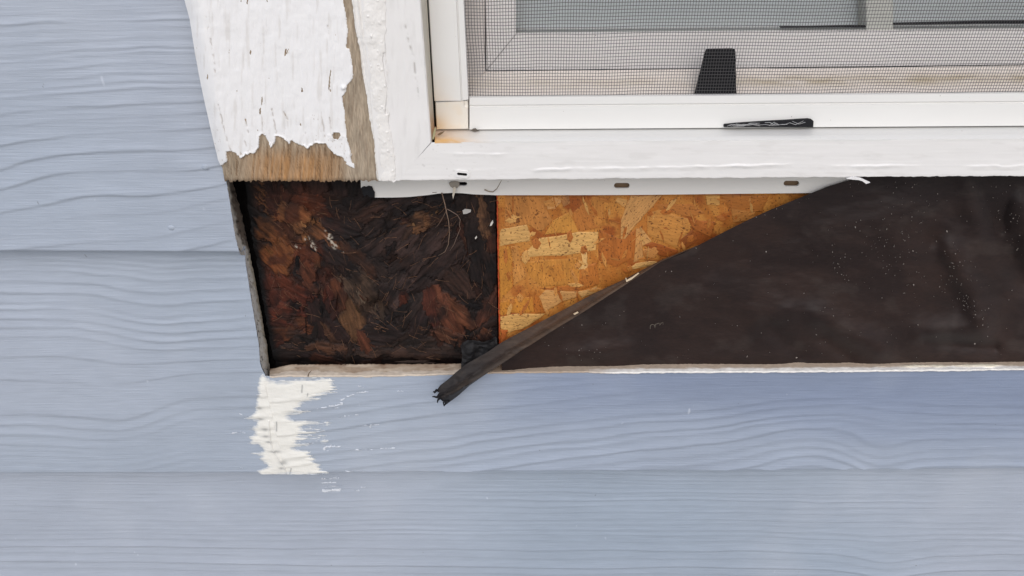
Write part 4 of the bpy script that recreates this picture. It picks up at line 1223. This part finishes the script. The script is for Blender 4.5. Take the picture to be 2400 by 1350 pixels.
xs_ = np.concatenate([np.linspace(1176, 2440, n_x - 20, endpoint=False), np.linspace(2440, 4400, 20)])[None, :]
dd_paper = dd
for k in range(230):
    x_ = R.uniform(1200, 2400); y_ = R.uniform(425, 840); fleck(x_, y_, R.uniform(.6, 1.9) * (1.7 if R.random() < .1 else 1))
for (x0, y0, x1, y1, sp, n) in [(2170, 430, 2080, 620, 34, 70), (2040, 560, 2140, 640, 34, 40), (2240, 600, 2250, 700, 22, 45), (2250, 690, 2300, 760, 14, 40), (2330, 440, 2400, 600, 20, 40), (1600, 560, 1900, 450, 14, 60), (1330, 828, 1430, 826, 9, 12), (1965, 600, 1980, 660, 10, 20)]:
    for k in range(n):
        t = R.random(); fleck(x0 + (x1 - x0) * t + R.gauss(0, sp), y0 + (y1 - y0) * t + R.gauss(0, sp), R.uniform(.6, 2.0))
dust = mesh_np('paint_dust', V, Fq, M['chip'], None, None, False)
dust['kind'] = 'stuff'; dust['label'] = 'fine pale paint dust scattered over the black building paper'
dust.color = (0.34, 0.30, 0.27, 1)

def chip(name, poly, d, colr, label, cat, thick=0.0006, mt='chip'):
    o = slab(name, poly, d + thick, d, M[mt], None, centre=True)
    o.color = (*[float(q) for q in L(colr)], 1)
    return tag(o, label, cat)
chip('paint_chip', [(1084, 494), (1090, 490), (1104, 492), (1103, 497), (1094, 501), (1086, 502)], 0.0035, (176, 172, 168), 'square grey-white paint chip stuck near the hanging fibres on rotted wood', 'paint chip')
chip('paint_chip', [(1150, 523), (1155, 516), (1156, 522), (1152, 529), (1148, 530)], 0.0035, (205, 200, 192), 'slim white paint chip on rotted wood beside the red joint', 'paint chip')
chip('paint_chip', [(1113, 558), (1117, 553), (1118, 557), (1114, 561)], 0.0035, (200, 195, 188), 'tiny white paint chip on rotted wood below the other chips', 'paint chip')
chip('wood_splinter', [(1466, 652), (1468, 661), (1480, 655), (1498, 641), (1496, 640), (1482, 650), (1469, 657), (1468, 652)], 0.0135, (216, 196, 168), 'pale hooked wood splinter lying on the folded paper edge', 'splinter')
chip('wood_splinter', [(1344, 736), (1354, 731), (1356, 733), (1347, 738)], 0.0142, (206, 186, 158), 'short pale wood splinter on the folded strip below the hooked one', 'splinter')
chip('paint_curl', [(1985, 419), (2000, 416), (2018, 418), (2040, 428), (2030, 431), (2022, 425), (2012, 422), (1998, 421)], 0.0285, (232, 230, 230), 'white paint curl peeling from the frame bottom above the black paper', 'paint curl', 0.0012)
chip('sealant_blob', [(1052, 430), (1056, 427), (1066, 426), (1076, 428), (1077, 434), (1072, 441), (1064, 442), (1056, 438)], 0.0048, (150, 142, 132), 'grey-brown sealant blob on the nailing strip beside a slot', 'sealant', 0.0012)
chip('wood_splinter', [(1062, 440), (1067, 437), (1069, 446), (1065, 456), (1062, 467), (1060, 458)], 0.0066, (206, 196, 180), 'upright pale wood splinter hanging below the sealant blob', 'splinter', 0.0005)
chip('leaf_scrap', [(1103, 306), (1109, 302), (1114, 301), (1118, 304), (1123, 307), (1114, 309)], 0.0135, (92, 84, 76), 'dry grey leaf scrap on the window ledge beside the screen corner', 'leaf scrap')
chip('leaf_scrap', [(1025, 315), (1032, 311), (1042, 308), (1036, 314), (1029, 318)], 0.0215, (120, 100, 76), 'dry brown leaf scrap on the rust-stained window corner', 'leaf scrap')
chip('leaf_scrap', [(1013, 326), (1015, 312), (1019, 299), (1022, 302), (1020, 316), (1016, 327)], 0.0255, (164, 156, 120), 'narrow grey-green leaf scrap standing in the window corner', 'leaf scrap')
def thread(name, pts, d, r, colr, label, cat):
    P_ = [unp(a, b, dd_) for (a, b), dd_ in zip(pts, d if isinstance(d, (list, tuple)) else [d] * len(pts))]
    o = tube(name, P_, np.linspace(r * .8, r * .35, len(pts)), M['straw'], None, 5, True)
    o.color = (*[float(q) for q in L(colr)], 1)
    return tag(o, label, cat)
c4 = lambda L_: [(500 + a / 2.596, 380 + b / 2.596) for a, b in L_]
thread('dry_fibre', c4([(1390, 185), (1410, 260), (1420, 310), (1432, 360), (1437, 430), (1430, 500), (1410, 545), (1370, 568)]), [.006, .008, .009, .009, .009, .008, .007, .006], .00042, (128, 106, 90), 'long curved dry fibre hanging over the rotted wood', 'fibre')
thread('dry_fibre', c4([(1422, 285), (1450, 300), (1485, 322), (1502, 350), (1497, 385), (1503, 405), (1480, 460), (1465, 500), (1438, 540)]), .008, .00028, (124, 104, 92), 'thin kinked dry fibre right of the long curved one', 'fibre')
thread('dry_fibre', c4([(1420, 290), (1400, 330), (1370, 380), (1350, 400)]), .007, .00035, (96, 76, 64), 'short brown fibre branching left of the long curved one', 'fibre')
c5 = lambda L_: [(1000 + a / 2.327, 380 + b / 2.327) for a, b in L_]
thread('dry_fibre', c5([(315, 150), (340, 160), (362, 162), (382, 146), (396, 122), (408, 100)]), [.0055, .006, .006, .008, .011, .014], .0005, (148, 136, 120), 'bent dry straw lying across the nailing strip', 'fibre')
thread('dry_fibre', [(722, 882), (724, 875), (730, 868)], .0148, .0005, (112, 92, 68), 'tiny dry stem standing on the ledge above the white smear', 'fibre')
fz = [(1524, 771), (1524, 764), (1528, 760), (1534, 762), (1535, 769), (1536, 760), (1545, 757), (1546, 763), (1550, 757), (1554, 755), (1554, 761)]
thread('dry_fibre', fz, .011, .00022, (120, 112, 100), 'small tangled grey fibre on the black paper', 'fibre')

# ------------------------------------------------------------------ white smear over the plank joint
c7 = lambda L_: [(500 + a / 3.75, 840 + b / 3.75) for a, b in L_]
body = c7([(430, 130), (500, 190), (560, 195), (660, 190), (720, 175), (800, 170), (1030, 160), (1060, 220), (1100, 270), (1040, 300), (900, 350), (800, 390), (740, 440), (800, 455), (840, 470), (650, 500), (720, 540), (980, 560), (1040, 572), (800, 600), (770, 620), (960, 630), (990, 640), (760, 665), (990, 685), (850, 705), (740, 740), (1000, 728), (730, 770), (700, 790), (830, 800), (870, 850), (900, 900), (940, 970), (1040, 1000), (1000, 1024), (430, 1030), (380, 990), (480, 940), (400, 890), (430, 855), (330, 838), (440, 810), (390, 760), (290, 750), (330, 720), (300, 690), (370, 660), (320, 620), (380, 580), (380, 555), (270, 525), (330, 505), (370, 460), (375, 390), (390, 300), (390, 200)])
xs2 = np.linspace(556, 830, 274); ys2 = np.linspace(868, 1114.5, 260)
xq, yq = np.meshgrid(xs2, ys2)
s_ = sdf(xq, yq, body) + (4.5 + 9 * sm(660, 740, xq)) * fbm(xq / 38 + yq / 60, yq / 3.0, 4, 230, 0.65) + 2.2 * fbm(xq / 8, yq / 6, 3, 231)
thk = 0.0005 * sm(-1, 16, s_) + 0.00014 * fbm(xq / 22, yq / 6, 4, 232) * sm(0, 8, s_) + 0.0003 * fbm(xq / 30, yq / 30, 3, 237) * sm(0, 8, s_)
seam = np.exp(-(seg_dist(xq, yq, [(631, 985), (634, 1030), (640, 1053), (655, 1075), (666, 1090), (671, 1108)]) / 1.6) ** 2)
thk = thk + 0.0007 * seam
lift = np.where(s_ > 0.3, 0.0002 + thk, -0.0006)
P = plank_pt(2, xq, np.minimum(yq, yb2l(xq) - 1.0), 0.0); P[..., 1] -= lift
gra = np.where(xq < 640, grain2l(xq, yq), grain2r(xq, yq))
dirt = np.zeros_like(xq)
for cx, cy, a_, b_ in [(608, 955, 8, 4), (611, 981, 9, 3), (622, 1005, 9, 4), (624, 1021, 9, 3), (630, 1034, 7, 2.5), (645, 1057, 14, 3), (664, 1083, 10, 5), (605, 925, 5, 4), (660, 1096, 7, 3)]:
    dirt = np.maximum(dirt, np.exp(-((xq - cx) / a_) ** 2 - ((yq - cy) / b_) ** 2))
for pts in [[(709, 902), (708, 918)], [(722, 921), (721, 926)], [(649, 987), (649, 1008)], [(683, 1097), (679, 1112)]]:
    dirt = np.maximum(dirt, 1.1 * np.exp(-(seg_dist(xq, yq, pts) / 1.6) ** 2))
c = mix(L((233, 231, 224)), L((160, 160, 158)), np.clip(dirt, 0, 1) * 0.85)
c = mix(c, SIDING, 0.75 * sm(9.0, 0.0, s_ + 5 * fbm(xq / 30, yq / 2.2, 3, 238)))
cs = grid('caulk_smear', P, M['caulk'], None, mask=s_ > -1.3, col=c)
tag(cs, 'broad white caulk smear with brushed edges over the siding plank joint', 'caulk')
xs2 = np.linspace(500, 962, 400); ys2 = np.linspace(872, 1166, 300)
xq, yq = np.meshgrid(xs2, ys2)
sk = np.full(xq.shape, -9.0)
wxs = xq + 2.5 * fbm(xq / 12, yq / 5, 3, 250); wys = yq + 1.6 * fbm(xq / 9, yq / 6, 3, 251)
for p_, wd, k in [([(1125, 368), (1170, 335), (1240, 305), (1370, 290)], 2.0, 2), ([(850, 458), (920, 438)], 1.2, 2), ([(950, 432), (1020, 418), (1070, 408), (1135, 392)], 1.8, 2), ([(1030, 418), (1070, 432), (1105, 430)], 1.4, 2), ([(1115, 510), (1160, 505)], 1.0, 2), ([(1180, 502), (1240, 498), (1275, 490)], 1.0, 2),
                  ([(1310, 588), (1380, 580), (1450, 577)], 1.6, 2), ([(1380, 580), (1388, 608)], 1.2, 2), ([(975, 800), (985, 778), (1030, 768)], 3.0, 2), ([(1040, 772), (1110, 770)], 1.6, 2), ([(985, 780), (1010, 806)], 1.5, 2), ([(1195, 803), (1310, 798)], 1.5, 2), ([(1330, 798), (1430, 795)], .9, 2), ([(1470, 790), (1590, 785)], 1.6, 2), ([(160, 652), (220, 645), (275, 652)], 1.3, 2), ([(235, 480), (270, 500), (310, 520)], 1.4, 2), ([(235, 600), (265, 605)], 1.2, 2), ([(235, 962), (345, 942)], 1.0, 2), ([(1055, 1015), (1155, 1012)], 1.2, 2), ([(1160, 988), (1210, 990)], 1.3, 2), ([(1285, 978), (1315, 988)], 1.2, 2), ([(1370, 1010), (1390, 1013)], 1.0, 2), ([(1275, 240), (1320, 246)], 1.0, 2), ([(1590, 290), (1640, 280), (1695, 300)], 1.0, 2),
                  ([(955, 1058), (1000, 1056)], 2.0, 3), ([(1030, 1056), (1100, 1050)], 1.2, 3), ([(955, 1090), (1075, 1092)], 1.2, 3), ([(990, 1126), (1130, 1118)], 1.4, 3), ([(965, 1158), (1110, 1156)], 3.2, 3), ([(1235, 1162), (1285, 1160)], 1.8, 3), ([(1295, 1130), (1335, 1133)], 1.2, 3)]:
    sk = np.maximum(sk, wd * 1.25 - seg_dist(wxs, wys, c7(p_)) + 0.25)
sk = np.where(sk > -4, sk + 3.4 * fbm(xq / 14, yq / 1.8, 3, 252) - 0.9, sk)
on2 = yq < yb2l(xq) - 2.5
P = np.where(on2[..., None], plank_pt(2, xq, np.minimum(yq, yb2l(xq) - 1.0)), plank_pt(3, xq, np.maximum(yq, yb2l(xq) + 1.0)))
P[..., 1] -= np.where(sk > 0.1, 0.0002 + 0.0003 * sm(0, 2, sk), -0.0004)
edge2 = np.abs(yq - yb2l(xq) + 1.5) < 1.6
stc = mix(L((214, 218, 225)), SIDING, 0.85 * sm(1.8, 0.1, sk))
st = grid('caulk_streaks', P, M['caulk'], None, mask=(sk > -0.6) & ~edge2 & (sdf(xq, yq, body) < 2), col=stc)
st['kind'] = 'stuff'; st['label'] = 'small white caulk streaks scattered on the siding around the smear'
# two painted-over nail heads in the upper left plank
for (cx, cy), lab in [((402, 534), 'painted-over nail head low on the upper left plank'), ((482, 391), 'painted-over nail head high on the upper left plank near the trim')]:
    P0 = plank_pt(1, np.array(float(cx)), np.array(float(cy)))
    n = 12; V = []; Fq = []
    for rr_, hh_ in ((.0022, -.0003), (.0015, .0003), (.0008, .0006)):
        for j in range(n):
            a_ = 2 * math.pi * j / n
            V.append(P0 + np.array([rr_ * math.cos(a_) * (1 + .25 * random.random()), -hh_, .75 * rr_ * math.sin(a_) * (1 + .25 * random.random())]))
    V.append(P0 + np.array([0, -.0005, 0.0002]))
    for i in range(2):
        for j in range(n):
            Fq.append((i * n + j, i * n + (j + 1) % n, (i + 1) * n + (j + 1) % n, (i + 1) * n + j))
    for j in range(n):
        Fq.append((2 * n + j, 2 * n + (j + 1) % n, 3 * n))
    o = mesh_np('nail_head', V, [f[::-1] for f in Fq], M['siding'], None, SIDING * 1.0, True, None, True)
    tag(o, lab, 'nail')
